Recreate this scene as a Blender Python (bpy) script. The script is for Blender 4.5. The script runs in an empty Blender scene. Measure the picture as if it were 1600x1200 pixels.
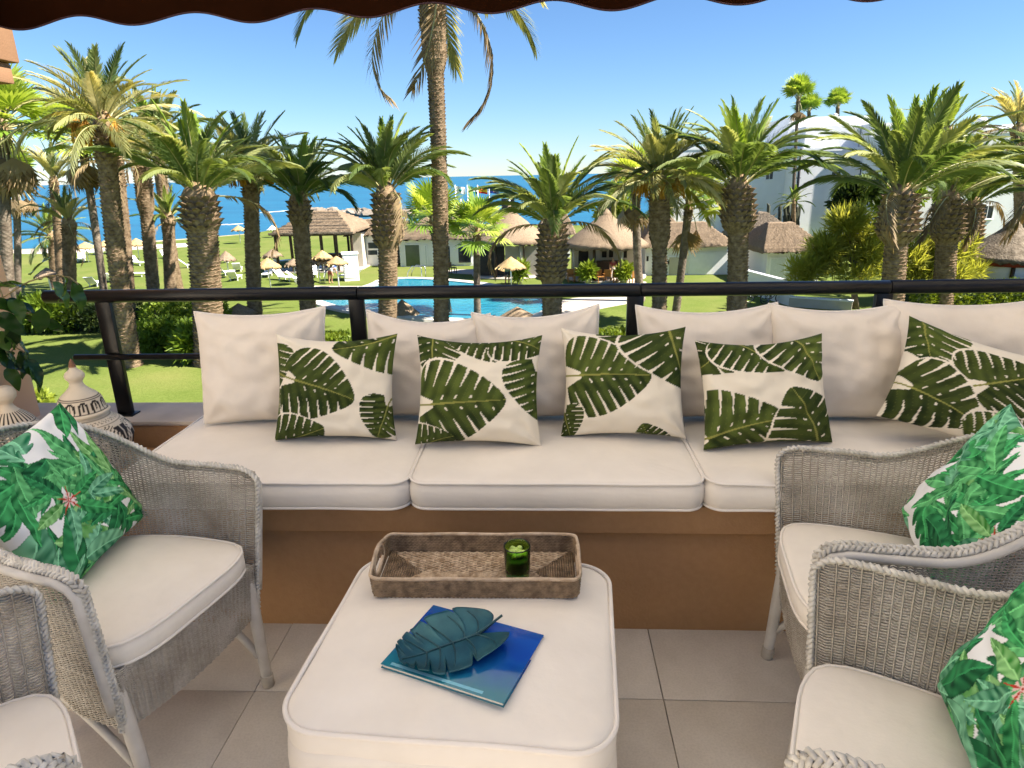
import bpy, bmesh, math, random
import numpy as np
from mathutils import Vector, Matrix, Euler, noise as mnoise

# ------------------------------------------------------------------ camera, sky, sun, exposure
scene = bpy.context.scene
COL = scene.collection
R = math.radians
PI = math.pi
CAM_H, FPX = 1.43, 1030.0
PITCH, YAW, ROLL = math.atan(326 / FPX), R(3.2), R(1.2)
cam_data = bpy.data.cameras.new("camera")
cam = bpy.data.objects.new("camera", cam_data)
COL.objects.link(cam)
_fw = Vector((-math.sin(YAW) * math.cos(PITCH), math.cos(YAW) * math.cos(PITCH), -math.sin(PITCH)))
_r0 = Vector((math.cos(YAW), math.sin(YAW), 0))
_u0 = _r0.cross(_fw)
_rt = _r0 * math.cos(ROLL) - _u0 * math.sin(ROLL)
_up = _u0 * math.cos(ROLL) + _r0 * math.sin(ROLL)
cam.matrix_world = Matrix(((_rt.x, _up.x, -_fw.x, 0), (_rt.y, _up.y, -_fw.y, 0), (_rt.z, _up.z, -_fw.z, CAM_H), (0, 0, 0, 1)))
cam_data.sensor_width = 36.0
cam_data.lens = 36.0 * FPX / 1600.0
cam_data.clip_start = 0.05
cam_data.clip_end = 80000
scene.camera = cam

SUN_EL, SUN_AZ = R(47), R(101)          # azimuth measured from +Y towards +X (the sun stands to the right)
world = bpy.data.worlds.new("World")
scene.world = world
world.use_nodes = True
wn = world.node_tree
wn.nodes.clear()
sky = wn.nodes.new("ShaderNodeTexSky")
sky.sky_type = 'NISHITA'
sky.sun_disc = False
sky.sun_elevation = SUN_EL
sky.sun_rotation = SUN_AZ
sky.air_density = 1.0
sky.dust_density = 0.0
sky.ozone_density = 10.0
bg = wn.nodes.new("ShaderNodeBackground")
bg.inputs["Strength"].default_value = 0.053
wo = wn.nodes.new("ShaderNodeOutputWorld")
wn.links.new(sky.outputs[0], bg.inputs[0])
wn.links.new(bg.outputs[0], wo.inputs[0])
sun_d = bpy.data.lights.new("sun", 'SUN')
sun_d.energy = 5.0
sun_d.angle = R(0.55)
sun_d.color = (1.0, 0.93, 0.82)
sun = bpy.data.objects.new("sun", sun_d)
COL.objects.link(sun)
_sd = Vector((math.sin(SUN_AZ) * math.cos(SUN_EL), math.cos(SUN_AZ) * math.cos(SUN_EL), math.sin(SUN_EL)))
sun.rotation_euler = _sd.to_track_quat('Z', 'Y').to_euler()
sun.location = (20, 0, 30)
vs = scene.view_settings
scene.display_settings.display_device = 'sRGB'
vs.view_transform = 'Standard'
vs.look = 'None'
vs.exposure = 1.75
vs.gamma = 1.0
vs.use_curve_mapping = False
scene.render.engine = 'CYCLES'
scene.cycles.use_denoising = True
scene.cycles.max_bounces = 7
scene.cycles.diffuse_bounces = 4
scene.cycles.glossy_bounces = 3
scene.cycles.transmission_bounces = 6
scene.cycles.use_adaptive_sampling = True
scene.cycles.adaptive_threshold = 0.025
scene.cycles.transparent_max_bounces = 8
scene.cycles.caustics_reflective = False
scene.cycles.caustics_refractive = False

# ------------------------------------------------------------------ helpers
GZ = -6.0                                # garden level, the terrace floor is 0
def ray(px, py):
    return _fw + _rt * ((px - 800) / FPX) - _up * ((py - 600) / FPX)
def at(px, py, y):                       # world point seen in direction (px, py) at depth y
    d = ray(px, py)
    return Vector((0, 0, CAM_H)) + d * (y / d.y)
def gnd(px, py, z=GZ):                   # world point on the ground level z
    d = ray(px, py)
    return Vector((0, 0, CAM_H)) + d * ((z - CAM_H) / d.z)
def px_of(p):
    d = Vector(p) - Vector((0, 0, CAM_H)); z = d.dot(_fw)
    return 800 + FPX * d.dot(_rt) / z, 600 - FPX * d.dot(_up) / z

class MB:
    """collects verts/faces of one mesh"""
    def __init__(s):
        s.v = []; s.f = []; s.c = None; s.smooth = True
    def add(s, vs_, fs_):
        o = len(s.v)
        s.v.extend([tuple(p) for p in vs_])
        s.f.extend([tuple(i + o for i in f) for f in fs_])
        return s
    def box(s, lo, hi, M=None):
        x0, y0, z0 = lo; x1, y1, z1 = hi
        vs_ = [Vector(p) for p in ((x0,y0,z0),(x1,y0,z0),(x1,y1,z0),(x0,y1,z0),(x0,y0,z1),(x1,y0,z1),(x1,y1,z1),(x0,y1,z1))]
        if M: vs_ = [M @ p for p in vs_]
        return s.add(vs_, [(0,3,2,1),(4,5,6,7),(0,1,5,4),(1,2,6,5),(2,3,7,6),(3,0,4,7)])
    def bbox(s, lo, hi, b=0.01, M=None):
        """box with chamfered edges"""
        x0, y0, z0 = lo; x1, y1, z1 = hi
        bm = bmesh.new()
        bmesh.ops.create_cube(bm, size=1)
        for v in bm.verts:
            v.co = Vector(((x0+x1)/2 + v.co.x*(x1-x0), (y0+y1)/2 + v.co.y*(y1-y0), (z0+z1)/2 + v.co.z*(z1-z0)))
        bmesh.ops.bevel(bm, geom=list(bm.edges), offset=b, segments=2, affect='EDGES', profile=0.5)
        if M: bm.transform(M)
        bm.verts.index_update()
        s.add([v.co for v in bm.verts], [[v.index for v in f.verts] for f in bm.faces])
        bm.free()
        return s
    def tube(s, pts, r, n=8, cap=True, closed=False, flat=1.0):
        """r: number or list; flat squashes the section along the binormal"""
        pts = [Vector(p) for p in pts]
        m = len(pts)
        rr = r if hasattr(r, '__len__') else [r] * m
        T = []
        for i in range(m):
            if closed: t = pts[(i+1) % m] - pts[i-1]
            else: t = pts[min(i+1, m-1)] - pts[max(i-1, 0)]
            if t.length < 1e-9: t = Vector((0,0,1))
            T.append(t.normalized())
        a = Vector((0,0,1)) if abs(T[0].z) < 0.9 else Vector((1,0,0))
        N = (a - T[0]*a.dot(T[0])).normalized()
        vs_ = []
        for i in range(m):
            N = (N - T[i]*N.dot(T[i]))
            if N.length < 1e-6: N = T[i].orthogonal()
            N.normalize(); B = T[i].cross(N)
            for k in range(n):
                th = 2*PI*k/n
                vs_.append(pts[i] + N*(math.cos(th)*rr[i]) + B*(math.sin(th)*rr[i]*flat))
        fs_ = []
        seg = m if closed else m-1
        for i in range(seg):
            j = (i+1) % m
            for k in range(n):
                k2 = (k+1) % n
                fs_.append((i*n+k, i*n+k2, j*n+k2, j*n+k))
        if cap and not closed:
            fs_.append(tuple(range(n-1, -1, -1)))
            fs_.append(tuple((m-1)*n+k for k in range(n)))
        return s.add(vs_, fs_)
    def lathe(s, prof, n=32, cap=True, M=None):
        vs_ = []; fs_ = []
        for r_, z in prof:
            for k in range(n):
                th = 2*PI*k/n
                p = Vector((r_*math.cos(th), r_*math.sin(th), z))
                vs_.append(M @ p if M else p)
        for i in range(len(prof)-1):
            for k in range(n):
                k2 = (k+1) % n
                fs_.append((i*n+k, i*n+k2, (i+1)*n+k2, (i+1)*n+k))
        if cap:
            fs_.append(tuple(range(n-1, -1, -1)))
            fs_.append(tuple((len(prof)-1)*n+k for k in range(n)))
        return s.add(vs_, fs_)
    def mesh(s, name, mat, smooth=True, color=None):
        me = bpy.data.meshes.new(name)
        me.from_pydata(s.v, [], s.f)
        if mat: me.materials.append(mat)
        if smooth and len(me.polygons):
            me.polygons.foreach_set("use_smooth", [True]*len(me.polygons))
        if color is not None:
            ca = me.color_attributes.new("Col", 'FLOAT_COLOR', 'POINT')
            c = np.ones((len(s.v), 4), dtype=np.float32); c[:, :3] = color
            ca.data.foreach_set("color", c.ravel())
        me.update()
        return me

def link(o, parent=None):
    COL.objects.link(o)
    if parent is not None: o.parent = parent
    return o
def tag(o, label=None, cat=None, group=None, kind=None):
    if label: o["label"] = label
    if cat: o["category"] = cat
    if group: o["group"] = group
    if kind: o["kind"] = kind
    return o
def thing(name, label, cat, loc=(0,0,0), rot=(0,0,0), group=None):
    o = bpy.data.objects.new(name, None)
    o.empty_display_size = 0.1
    o.location = loc; o.rotation_euler = rot
    link(o)
    return tag(o, label, cat, group)
def obj(name, mesh, parent=None, loc=None, rot=None, label=None, kind=None):
    o = bpy.data.objects.new(name, mesh)
    link(o, parent)
    if loc is not None: o.location = loc
    if rot is not None: o.rotation_euler = rot
    if label: o["label"] = label
    if kind: o["kind"] = kind
    return o
def part(name, mb, mat, parent=None, smooth=True, color=None, **k):
    return obj(name, mb.mesh(name, mat, smooth, color), parent, **k)
def edges_sharp(o, angle=35):
    """sharp edges by angle so that smooth shading keeps crisp corners"""
    me = o.data
    bm = bmesh.new(); bm.from_mesh(me)
    for e in bm.edges:
        if len(e.link_faces) == 2 and e.calc_face_angle(0) > R(angle): e.smooth = False
    bm.to_mesh(me); bm.free()
    return o
def copy_tree(o, parent=None):
    c = o.copy()
    COL.objects.link(c)
    c.parent = parent
    for ch in list(o.children): copy_tree(ch, c)
    return c
def nz(x, y=0.0, z=0.0): return mnoise.noise(Vector((x, y, z)))
def lerp(a, b, t): return a + (b - a) * t
def sstep(a, b, x):
    t = min(1, max(0, (x - a) / (b - a))); return t*t*(3-2*t)
# ------------------------------------------------------------------ materials
GK = 1.0                                 # albedo factor of the sunlit garden, set before it is built
class NT:
    def __init__(s, name):
        s.m = bpy.data.materials.new(name); s.m.use_nodes = True
        s.t = s.m.node_tree; s.t.nodes.clear()
        s.out = s.n("ShaderNodeOutputMaterial")
    def n(s, typ, **kw):
        nd = s.t.nodes.new(typ)
        for k, v in kw.items(): setattr(nd, k, v)
        return nd
    def l(s, a, b): s.t.links.new(a, b); return s
    def coords(s, kind="Object", scale=(1,1,1)):
        tc = s.n("ShaderNodeTexCoord"); mp = s.n("ShaderNodeMapping")
        mp.inputs["Scale"].default_value = scale
        s.l(tc.outputs[kind], mp.inputs[0]); return mp.outputs[0]
    def noise(s, vec, scale, detail=4, rough=0.55, dist=0.0):
        nd = s.n("ShaderNodeTexNoise"); nd.inputs["Scale"].default_value = scale
        nd.inputs["Detail"].default_value = detail; nd.inputs["Roughness"].default_value = rough
        nd.inputs["Distortion"].default_value = dist
        if vec is not None: s.l(vec, nd.inputs["Vector"])
        return nd.outputs["Fac"]
    def ramp(s, fac, stops, interp='LINEAR'):
        nd = s.n("ShaderNodeValToRGB"); cr = nd.color_ramp; cr.interpolation = interp
        while len(cr.elements) < len(stops): cr.elements.new(0.5)
        for e, (p, c) in zip(cr.elements, stops):
            e.position = p; e.color = (c[0], c[1], c[2], 1) if hasattr(c, '__len__') else (c, c, c, 1)
        s.l(fac, nd.inputs[0]); return nd.outputs[0]
    def mix(s, fac, a, b, mode='MIX'):
        nd = s.n("ShaderNodeMix", data_type='RGBA', blend_type=mode)
        for inp, v in ((nd.inputs[0], fac), (nd.inputs[6], a), (nd.inputs[7], b)):
            if hasattr(v, 'links') or hasattr(v, 'is_linked'): s.l(v, inp)
            elif hasattr(v, '__len__'): inp.default_value = (v[0], v[1], v[2], 1)
            else: inp.default_value = v
        return nd.outputs[2]
    def math(s, op, a, b=0.0):
        nd = s.n("ShaderNodeMath", operation=op)
        for inp, v in ((nd.inputs[0], a), (nd.inputs[1], b)):
            if hasattr(v, 'is_linked'): s.l(v, inp)
            else: inp.default_value = v
        return nd.outputs[0]
    def bump(s, h, strength=0.3, dist=0.01, normal=None):
        nd = s.n("ShaderNodeBump"); nd.inputs["Strength"].default_value = strength
        nd.inputs["Distance"].default_value = dist
        s.l(h, nd.inputs["Height"])
        if normal is not None: s.l(normal, nd.inputs["Normal"])
        return nd.outputs[0]
    def bsdf(s, color, rough=0.7, metallic=0.0, spec=0.5, normal=None, sheen=0.0, coat=0.0, trans=0.0, ior=1.45):
        b = s.n("ShaderNodeBsdfPrincipled")
        for nm, v in (("Base Color", color), ("Roughness", rough)):
            if hasattr(v, 'is_linked'): s.l(v, b.inputs[nm])
            elif hasattr(v, '__len__'): b.inputs[nm].default_value = (v[0], v[1], v[2], 1)
            else: b.inputs[nm].default_value = v
        b.inputs["Metallic"].default_value = metallic
        b.inputs["Specular IOR Level"].default_value = spec
        b.inputs["Sheen Weight"].default_value = sheen
        b.inputs["Coat Weight"].default_value = coat
        b.inputs["Transmission Weight"].default_value = trans
        b.inputs["IOR"].default_value = ior
        if normal is not None: s.l(normal, b.inputs["Normal"])
        s.l(b.outputs[0], s.out.inputs[0])
        return b
M = {}
def mat_noise(name, c1, c2, scale=6, rough=0.7, bump=0.15, bscale=60, bdist=0.004, spec=0.4, metallic=0, coat=0, sheen=0, detail=3, coord="Object", stops=(0.35, 0.68)):
    t = NT(name); v = t.coords(coord)
    c1 = tuple(x*GK for x in c1); c2 = tuple(x*GK for x in c2)
    col = t.ramp(t.noise(v, scale, detail), [(stops[0], c1), (stops[1], c2)])
    nrm = t.bump(t.noise(v, bscale, 2), bump, bdist) if bump else None
    t.bsdf(col, rough, metallic, spec, nrm, sheen, coat)
    M[name] = t.m
    return t.m

def mat_fabric(name, c1, c2, weave=420, bump=0.25, sheen=0.0, use_col=False):
    t = NT(name); v = t.coords("Object")
    if use_col:
        at_ = t.n("ShaderNodeVertexColor", layer_name="Col")
        col = t.mix(0.1, at_.outputs[0], t.ramp(t.noise(v, 14, 2), [(0.3, c1), (0.7, c2)]), 'MULTIPLY')
    else:
        col = t.ramp(t.noise(v, 7, 3), [(0.3, c1), (0.7, c2)])
    nrm = t.bump(t.math('ADD', t.noise(v, 26, 3), t.math('MULTIPLY', t.noise(v, weave, 1), .10)), .22, 0.008)
    t.bsdf(col, 0.85, 0, 0.25, nrm, sheen)
    M[name] = t.m
    return t.m

mat_fabric("linen", (0.69, 0.61, 0.52), (0.76, 0.68, 0.585))
mat_fabric("seat_canvas", (0.745, 0.682, 0.598), (0.805, 0.742, 0.655), bump=0.15)
mat_fabric("piping", (0.74, 0.68, 0.61), (0.80, 0.74, 0.67), weave=800)
mat_fabric("print", (0.82, 0.82, 0.8), (1, 1, 1), use_col=True)
t = NT("stucco"); v = t.coords("Object")
c = t.ramp(t.noise(v, 2.2, 5, .6), [(.3, (0.345, 0.196, 0.094)), (.6, (0.39, 0.226, 0.110)), (.8, (0.42, 0.250, 0.125))])
c = t.mix(.25, c, t.ramp(t.noise(v, 38, 3), [(.3, (.72, .68, .64)), (.62, (1, 1, 1))]), 'MULTIPLY')
t.bsdf(c, .88, 0, .2, t.bump(t.math('ADD', t.noise(v, 9, 3), t.math('MULTIPLY', t.noise(v, 120, 2), .35)), .35, .012)); M["stucco"] = t.m
mat_noise("stucco_ledge", (0.42, 0.36, 0.30), (0.52, 0.45, 0.38), 5, 0.85, 0.3, 120, 0.004, 0.2)
mat_noise("stucco_pink", (0.62, 0.36, 0.22), (0.68, 0.42, 0.27), 3, 0.9, 0.3, 120, 0.004, 0.2)
mat_noise("ceiling_paint", (0.80, 0.73, 0.62), (0.85, 0.78, 0.67), 3, 0.9, 0.2, 90, 0.003, 0.2)
mat_noise("grout", (0.30, 0.25, 0.20), (0.38, 0.32, 0.26), 25, 0.95, 0.3, 200)
t = NT("floor_tile"); v = t.coords("Object")
oi = t.n("ShaderNodeObjectInfo")
base = t.ramp(t.noise(v, 5, 4, 0.6), [(0.28, (0.52, 0.468, 0.405)), (0.55, (0.605, 0.552, 0.485)), (0.75, (0.66, 0.607, 0.54))])
base = t.mix(0.6, base, t.ramp(oi.outputs["Random"], [(0.0, (0.86, 0.84, 0.82)), (1.0, (1.0, 1.0, 1.0))]), 'MULTIPLY')
base = t.mix(0.25, base, t.ramp(t.noise(v, 160, 2), [(0.35, (0.6, 0.6, 0.6)), (0.6, (1, 1, 1))]), 'MULTIPLY')
t.bsdf(base, 0.4, 0, 0.4, t.bump(t.noise(v, 70, 2), 0.12, 0.003))
M["floor_tile"] = t.m
mat_noise("rail_paint", (0.004, 0.004, 0.005), (0.008, 0.007, 0.007), 8, 0.3, 0.05, 60, 0.002, 0.35)
# old painted loom: warm off white with grey dirt in the weave
t = NT("wicker"); v = t.coords("Object")
c = t.ramp(t.noise(v, 9, 3, 0.6), [(0.25, (0.30, 0.26, 0.21)), (0.5, (0.45, 0.41, 0.345)), (0.75, (0.60, 0.56, 0.50))])
c = t.mix(0.6, c, t.ramp(t.noise(v, 260, 2), [(0.3, (0.45, 0.42, 0.38)), (0.62, (1, 1, 1))]), 'MULTIPLY')
t.bsdf(c, 0.6, 0, 0.35, t.bump(t.noise(v, 500, 2), 0.4, 0.0012))
M["wicker"] = t.m
mat_noise("wicker_braid", (0.42, 0.395, 0.345), (0.64, 0.61, 0.55), 30, 0.55, 0.4, 400, 0.001, 0.35)
mat_noise("chair_paint", (0.46, 0.43, 0.385), (0.56, 0.53, 0.485), 14, 0.45, 0.15, 120, 0.001, 0.4)
mat_noise("foot_cap", (0.34, 0.30, 0.25), (0.44, 0.40, 0.34), 30, 0.6, 0.1, 90, 0.001)
mat_noise("rattan", (0.13, 0.085, 0.048), (0.34, 0.24, 0.145), 45, 0.5, 0.3, 300, 0.001, 0.4)
mat_noise("rattan_light", (0.27, 0.18, 0.10), (0.60, 0.46, 0.31), 70, 0.5, 0.3, 300, 0.001, 0.4)
mat_noise("rattan_rim", (0.40, 0.29, 0.19), (0.60, 0.47, 0.34), 40, 0.45, 0.2, 200, 0.001, 0.4)
mat_noise("awning", (0.085, 0.024, 0.008), (0.11, 0.033, 0.011), 4, 0.8, 0.1, 300, 0.001, 0.2)
t = NT("awning_cloth"); v = t.coords("Object")
c = t.ramp(t.noise(v, 4, 4), [(0.3, (0.013, 0.0045, 0.002)), (0.7, (0.018, 0.006, 0.0026))])
d_ = t.n("ShaderNodeBsdfDiffuse"); tr_ = t.n("ShaderNodeBsdfTranslucent"); mx = t.n("ShaderNodeMixShader")
mx.inputs[0].default_value = 0.12
t.l(c, d_.inputs[0]); t.l(c, tr_.inputs[0]); t.l(d_.outputs[0], mx.inputs[1]); t.l(tr_.outputs[0], mx.inputs[2]); t.l(mx.outputs[0], t.out.inputs[0])
M["awning_cloth"] = t.m
t = NT("fill_canvas"); v = t.coords("Object")  # unseen canopy cloth, made pale and translucent to fill the terrace from above
c = t.ramp(t.noise(v, 4, 3), [(0.3, (0.74, 0.69, 0.64)), (0.7, (0.80, 0.75, 0.70))])
d_ = t.n("ShaderNodeBsdfDiffuse"); tr_ = t.n("ShaderNodeBsdfTranslucent"); mx = t.n("ShaderNodeMixShader")
mx.inputs[0].default_value = 0.36
t.l(c, d_.inputs[0]); t.l(c, tr_.inputs[0]); t.l(d_.outputs[0], mx.inputs[1]); t.l(tr_.outputs[0], mx.inputs[2]); t.l(mx.outputs[0], t.out.inputs[0])
M["fill_canvas"] = t.m
mat_noise("awning_hem", (0.03, 0.012, 0.02), (0.045, 0.018, 0.025), 20, 0.7, 0.1, 300, 0.001)

def mat_plain(name, col, rough=0.6, var=0.12, scale=8, spec=0.4, metallic=0, bump=0.1, bscale=50):
    c1 = tuple(x*(1-var) for x in col); c2 = tuple(min(1, x*(1+var)) for x in col)
    return mat_noise(name, c1, c2, scale, rough, bump, bscale, 0.004, spec, metallic)
def mat_leaf(name, stops, trans=0.35, rough=0.45, rnd=True, scale=2.0):
    """leaf: colour differs from object to object, light passes through"""
    t = NT(name); v = t.coords("Object")
    oi = t.n("ShaderNodeObjectInfo")
    f = t.math('ADD', t.math('MULTIPLY', oi.outputs["Random"], 0.62 if rnd else 0.0), t.math('MULTIPLY', t.noise(v, scale, 3), 0.5 if rnd else 1.0))
    c = t.ramp(f, [(p_, tuple(x*GK for x in c_)) for p_, c_ in stops])
    b = t.bsdf(c, rough, 0, 0.35)
    tr = t.n("ShaderNodeBsdfTranslucent"); mx = t.n("ShaderNodeMixShader")
    mx.inputs[0].default_value = trans
    c2 = t.mix(1.0, c, (1.25, 1.15, 0.6), 'MULTIPLY')
    t.l(c2, tr.inputs[0]); t.l(b.outputs[0], mx.inputs[1]); t.l(tr.outputs[0], mx.inputs[2]); t.l(mx.outputs[0], t.out.inputs[0])
    M[name] = t.m
    return t.m
# ------------------------------------------------------------------ terrace (setting)
RND = random.Random(7)
SEAT_Z = 0.565
RAIL_Y = 2.50
fl = MB().box((-3.4, -5.2, -0.30), (3.4, 2.42, -0.012))
floor = tag(part("terrace_floor", fl, M["grout"], smooth=False), "pale stone tiled terrace floor under the chairs and ottoman", "floor", kind="structure")
TS = 0.595
tile_me = MB().bbox((-TS/2+.0011, -TS/2+.0011, -0.010), (TS/2-.0011, TS/2-.0011, 0.0), 0.0018).mesh("tile", M["floor_tile"])
for i in range(-5, 5):
    for j in range(-11, 1):
        cx_, cy_ = 0.327 + (i+.5)*TS, 1.535 + (j+.5)*TS
        hgt = RND.uniform(-.0006, .0006)
        obj("tile", tile_me, floor, (cx_, cy_, hgt))
cut_me = MB().bbox((-TS/2+.0016, 0, -0.010), (TS/2-.0016, 0.303, 0.0), 0.0022).mesh("tile", M["floor_tile"])
for i in range(-5, 5):
    obj("tile", cut_me, floor, (0.327 + (i+.5)*TS, 1.5366, RND.uniform(-.0006, .0006)))

bench = thing("built_in_bench", "long ochre plastered bench built in below the railing, carrying the cream seat cushions", "bench", (0, 1.84, 0))
edges_sharp(part("base", MB().bbox((-1.31, 0, -0.011), (3.2, 0.575, 0.372), .006), M["stucco"], bench))
edges_sharp(part("seat_slab", MB().bbox((-1.34, -0.035, 0.372), (3.2, 0.575, 0.468), .008), M["stucco"], bench))

par = thing("parapet_wall", "low ochre parapet wall with pale ledge below the black railing", "wall", (0, 2.42, 0))
edges_sharp(part("wall_body", MB().box((-2.6, 0.0, -0.3), (3.4, 0.20, 0.492)), M["stucco"], par, smooth=False))
edges_sharp(part("ledge", MB().bbox((-2.6, -0.006, 0.492), (3.4, 0.235, 0.512), .006), M["stucco_ledge"], par))

rl = thing("railing", "black round-tube balcony railing with flat uprights in front of the garden view", "railing", (0, RAIL_Y, 0.512))
zr = 1.008 - 0.512
# handrail in three lengths butted at the uprights, with thin pale joints
cuts = [-1.985, -0.727, 0.352, 1.266, 3.2]
for a, b in zip(cuts[:-1], cuts[1:]):
    hr = part("handrail", MB().tube([(a+.0012, 0, zr), (a+.004, 0, zr), (b-.004, 0, zr), (b-.0012, 0, zr)], [.0235, .0258, .0258, .0235], 20), M["rail_paint"], rl)
for x, w in ((-1.752, .031), (-0.737, .030), (0.335, .031), (1.25, .031), (2.3, .03)):
    p = part("upright", MB().bbox((x-w, -.011, 0), (x+w, .011, zr-.021), .003), M["rail_paint"], rl)
    part("foot_plate", MB().bbox((x-w-.012, -.03, -.001), (x+w+.012, .03, .006), .002), M["rail_paint"], p)
part("lower_rail", MB().tube([(-1.905, -.024, .766-.512), (-1.9, -.024, .766-.512), (3.2, -.024, .766-.512)], [.008, .0125, .0125], 12), M["rail_paint"], rl)

pil = thing("pillar", "peach plastered pillar at the left end of the terrace", "pillar", (-2.55, 2.3, 0))
edges_sharp(part("shaft", MB().bbox((-0.4, -0.3, -0.3), (0.43, 0.2, 3.0), .012), M["stucco_pink"], pil))
pl = thing("wall_plate", "small round purple patterned plate hung on the peach pillar", "plate", (-2.20, 1.997, 1.22), (R(90), 0, 0))
part("plate_dish", MB().lathe([(0.0005, .004), (.02, .004), (.035, .008), (.045, .014), (.046, .012), (.036, .003), (.0005, .0)], 28, cap=False), mat_noise("plate_glaze", (0.28, 0.12, 0.26), (0.6, 0.42, 0.48), 40, 0.2, 0, stops=(0.45, 0.55)), pl)

# awning: scalloped valance, front bar and an unseen pale canopy shaped for fill light
aw = thing("awning", "dark brown awning with scalloped valance hanging over the terrace front", "awning", (0, 2.75, 2.0))
mb = MB(); nx = 360; x0, x1 = -3.4, 3.4
xs = np.linspace(x0, x1, nx)
rows = 7
for j in range(rows):
    for x in xs:
        u = (x + 1.789 + 0.2275) / 0.455
        edge = 0.004 - 0.0 + 0.021 * (1 - math.cos(2*PI*u)) if True else 0
        zt = 0.30
        zz = lerp(edge, zt, j/(rows-1))
        yy = 0.014*math.sin(x*5.1 + .6)*(1-j/(rows-1)) + 0.008*math.sin(x*13.3+zz*6)*(1-j/(rows-1))
        mb.v.append((x, yy, zz))
for j in range(rows-1):
    for i in range(nx-1):
        a = j*nx+i; mb.f.append((a, a+1, a+nx+1, a+nx))
val = part("valance", mb, M["awning_cloth"], aw)
part("hem", MB().tube([Vector(mb.v[i]) + Vector((0, -.001, 0)) for i in range(nx)], .0034, 6), M["awning_hem"], val)
part("front_bar", MB().tube([(x0, 0.0, .315), (x1, 0.0, .315)], .028, 14), M["rail_paint"], aw)
cl = MB()
for j in range(9):
    for i in range(29):
        s_ = j/8; x = lerp(x0, x1, i/28)
        cl.v.append((x, lerp(0, -2.75, s_), .343 + .62*s_ - .05*math.sin(PI*s_) + .006*math.sin(x*4)))
for j in range(8):
    for i in range(28):
        a = j*29+i; cl.f.append((a, a+1, a+30, a+29))
part("canopy", cl, M["fill_canvas"], aw)

# out of view: house front behind the camera, plus walls added for shade and fill
hs = thing("shade_wall", "cream unseen wall on the right, added to shade the terrace", "wall", (3.22, 0, 0))  # added wall, keeps the sun off the terrace
part("wall_body", MB().box((0, -0.45, -0.3), (0.18, 2.75, 2.95)), M["ceiling_paint"], hs, smooth=False)
part("coping", MB().bbox((-.02, -0.47, 2.951), (0.20, 2.77, 3.0), .008), M["stucco_ledge"], hs)

hw = thing("house_wall", "cream house front with glazed doors behind the terrace", "wall", (0, -5.2, 0))
part("wall_body", MB().box((-3.4, -0.2, -0.3), (3.4, 0.0, 3.2)), M["ceiling_paint"], hw, smooth=False)
for k in range(4):
    d = part("door", MB().bbox((-2.4+1.2*k, 0.001, 0), (-1.24+1.2*k, 0.05, 2.2), .01), M["ceiling_paint"], hw)
    part("pane", MB().box((-2.3+1.2*k, 0.052, .12), (-1.34+1.2*k, 0.056, 2.1)), M["rail_paint"], d, smooth=False)
ww = thing("bounce_wall", "cream unseen wall left behind the terrace, added to bounce sunlight", "wall", (-3.4, 0, 0))  # added wall, its sunlit face throws warm fill on the seats
part("wall_body", MB().box((-0.2, -5.2, -0.3), (0.0, 0.35, 3.2)), M["ceiling_paint"], ww, smooth=False)
part("coping", MB().bbox((-0.22, -5.2, 3.201), (0.02, 0.37, 3.25), .008), M["stucco_ledge"], ww)

# corner of the neighbouring flat, sunlit, top left
nb = thing("neighbour_balcony", "sunlit peach corner of the neighbouring balcony high on the left", "balcony", (0, 0, 0))
c0 = at(33, 103, 4.0)
mat_noise("stucco_sunny", (0.25, 0.135, 0.075), (0.28, 0.155, 0.088), 3, 0.9, 0.3, 120, 0.004, 0.2)
edges_sharp(part("parapet", MB().bbox((c0.x-3.0, 2.9, c0.z+.012), (c0.x, 4.0, c0.z+1.2), .01), M["stucco_sunny"], nb))
edges_sharp(part("slab_edge", MB().bbox((c0.x-3.0, 2.95, c0.z-.10), (c0.x-.035, 3.97, c0.z+.008), .01), M["stucco_sunny"], nb))
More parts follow.
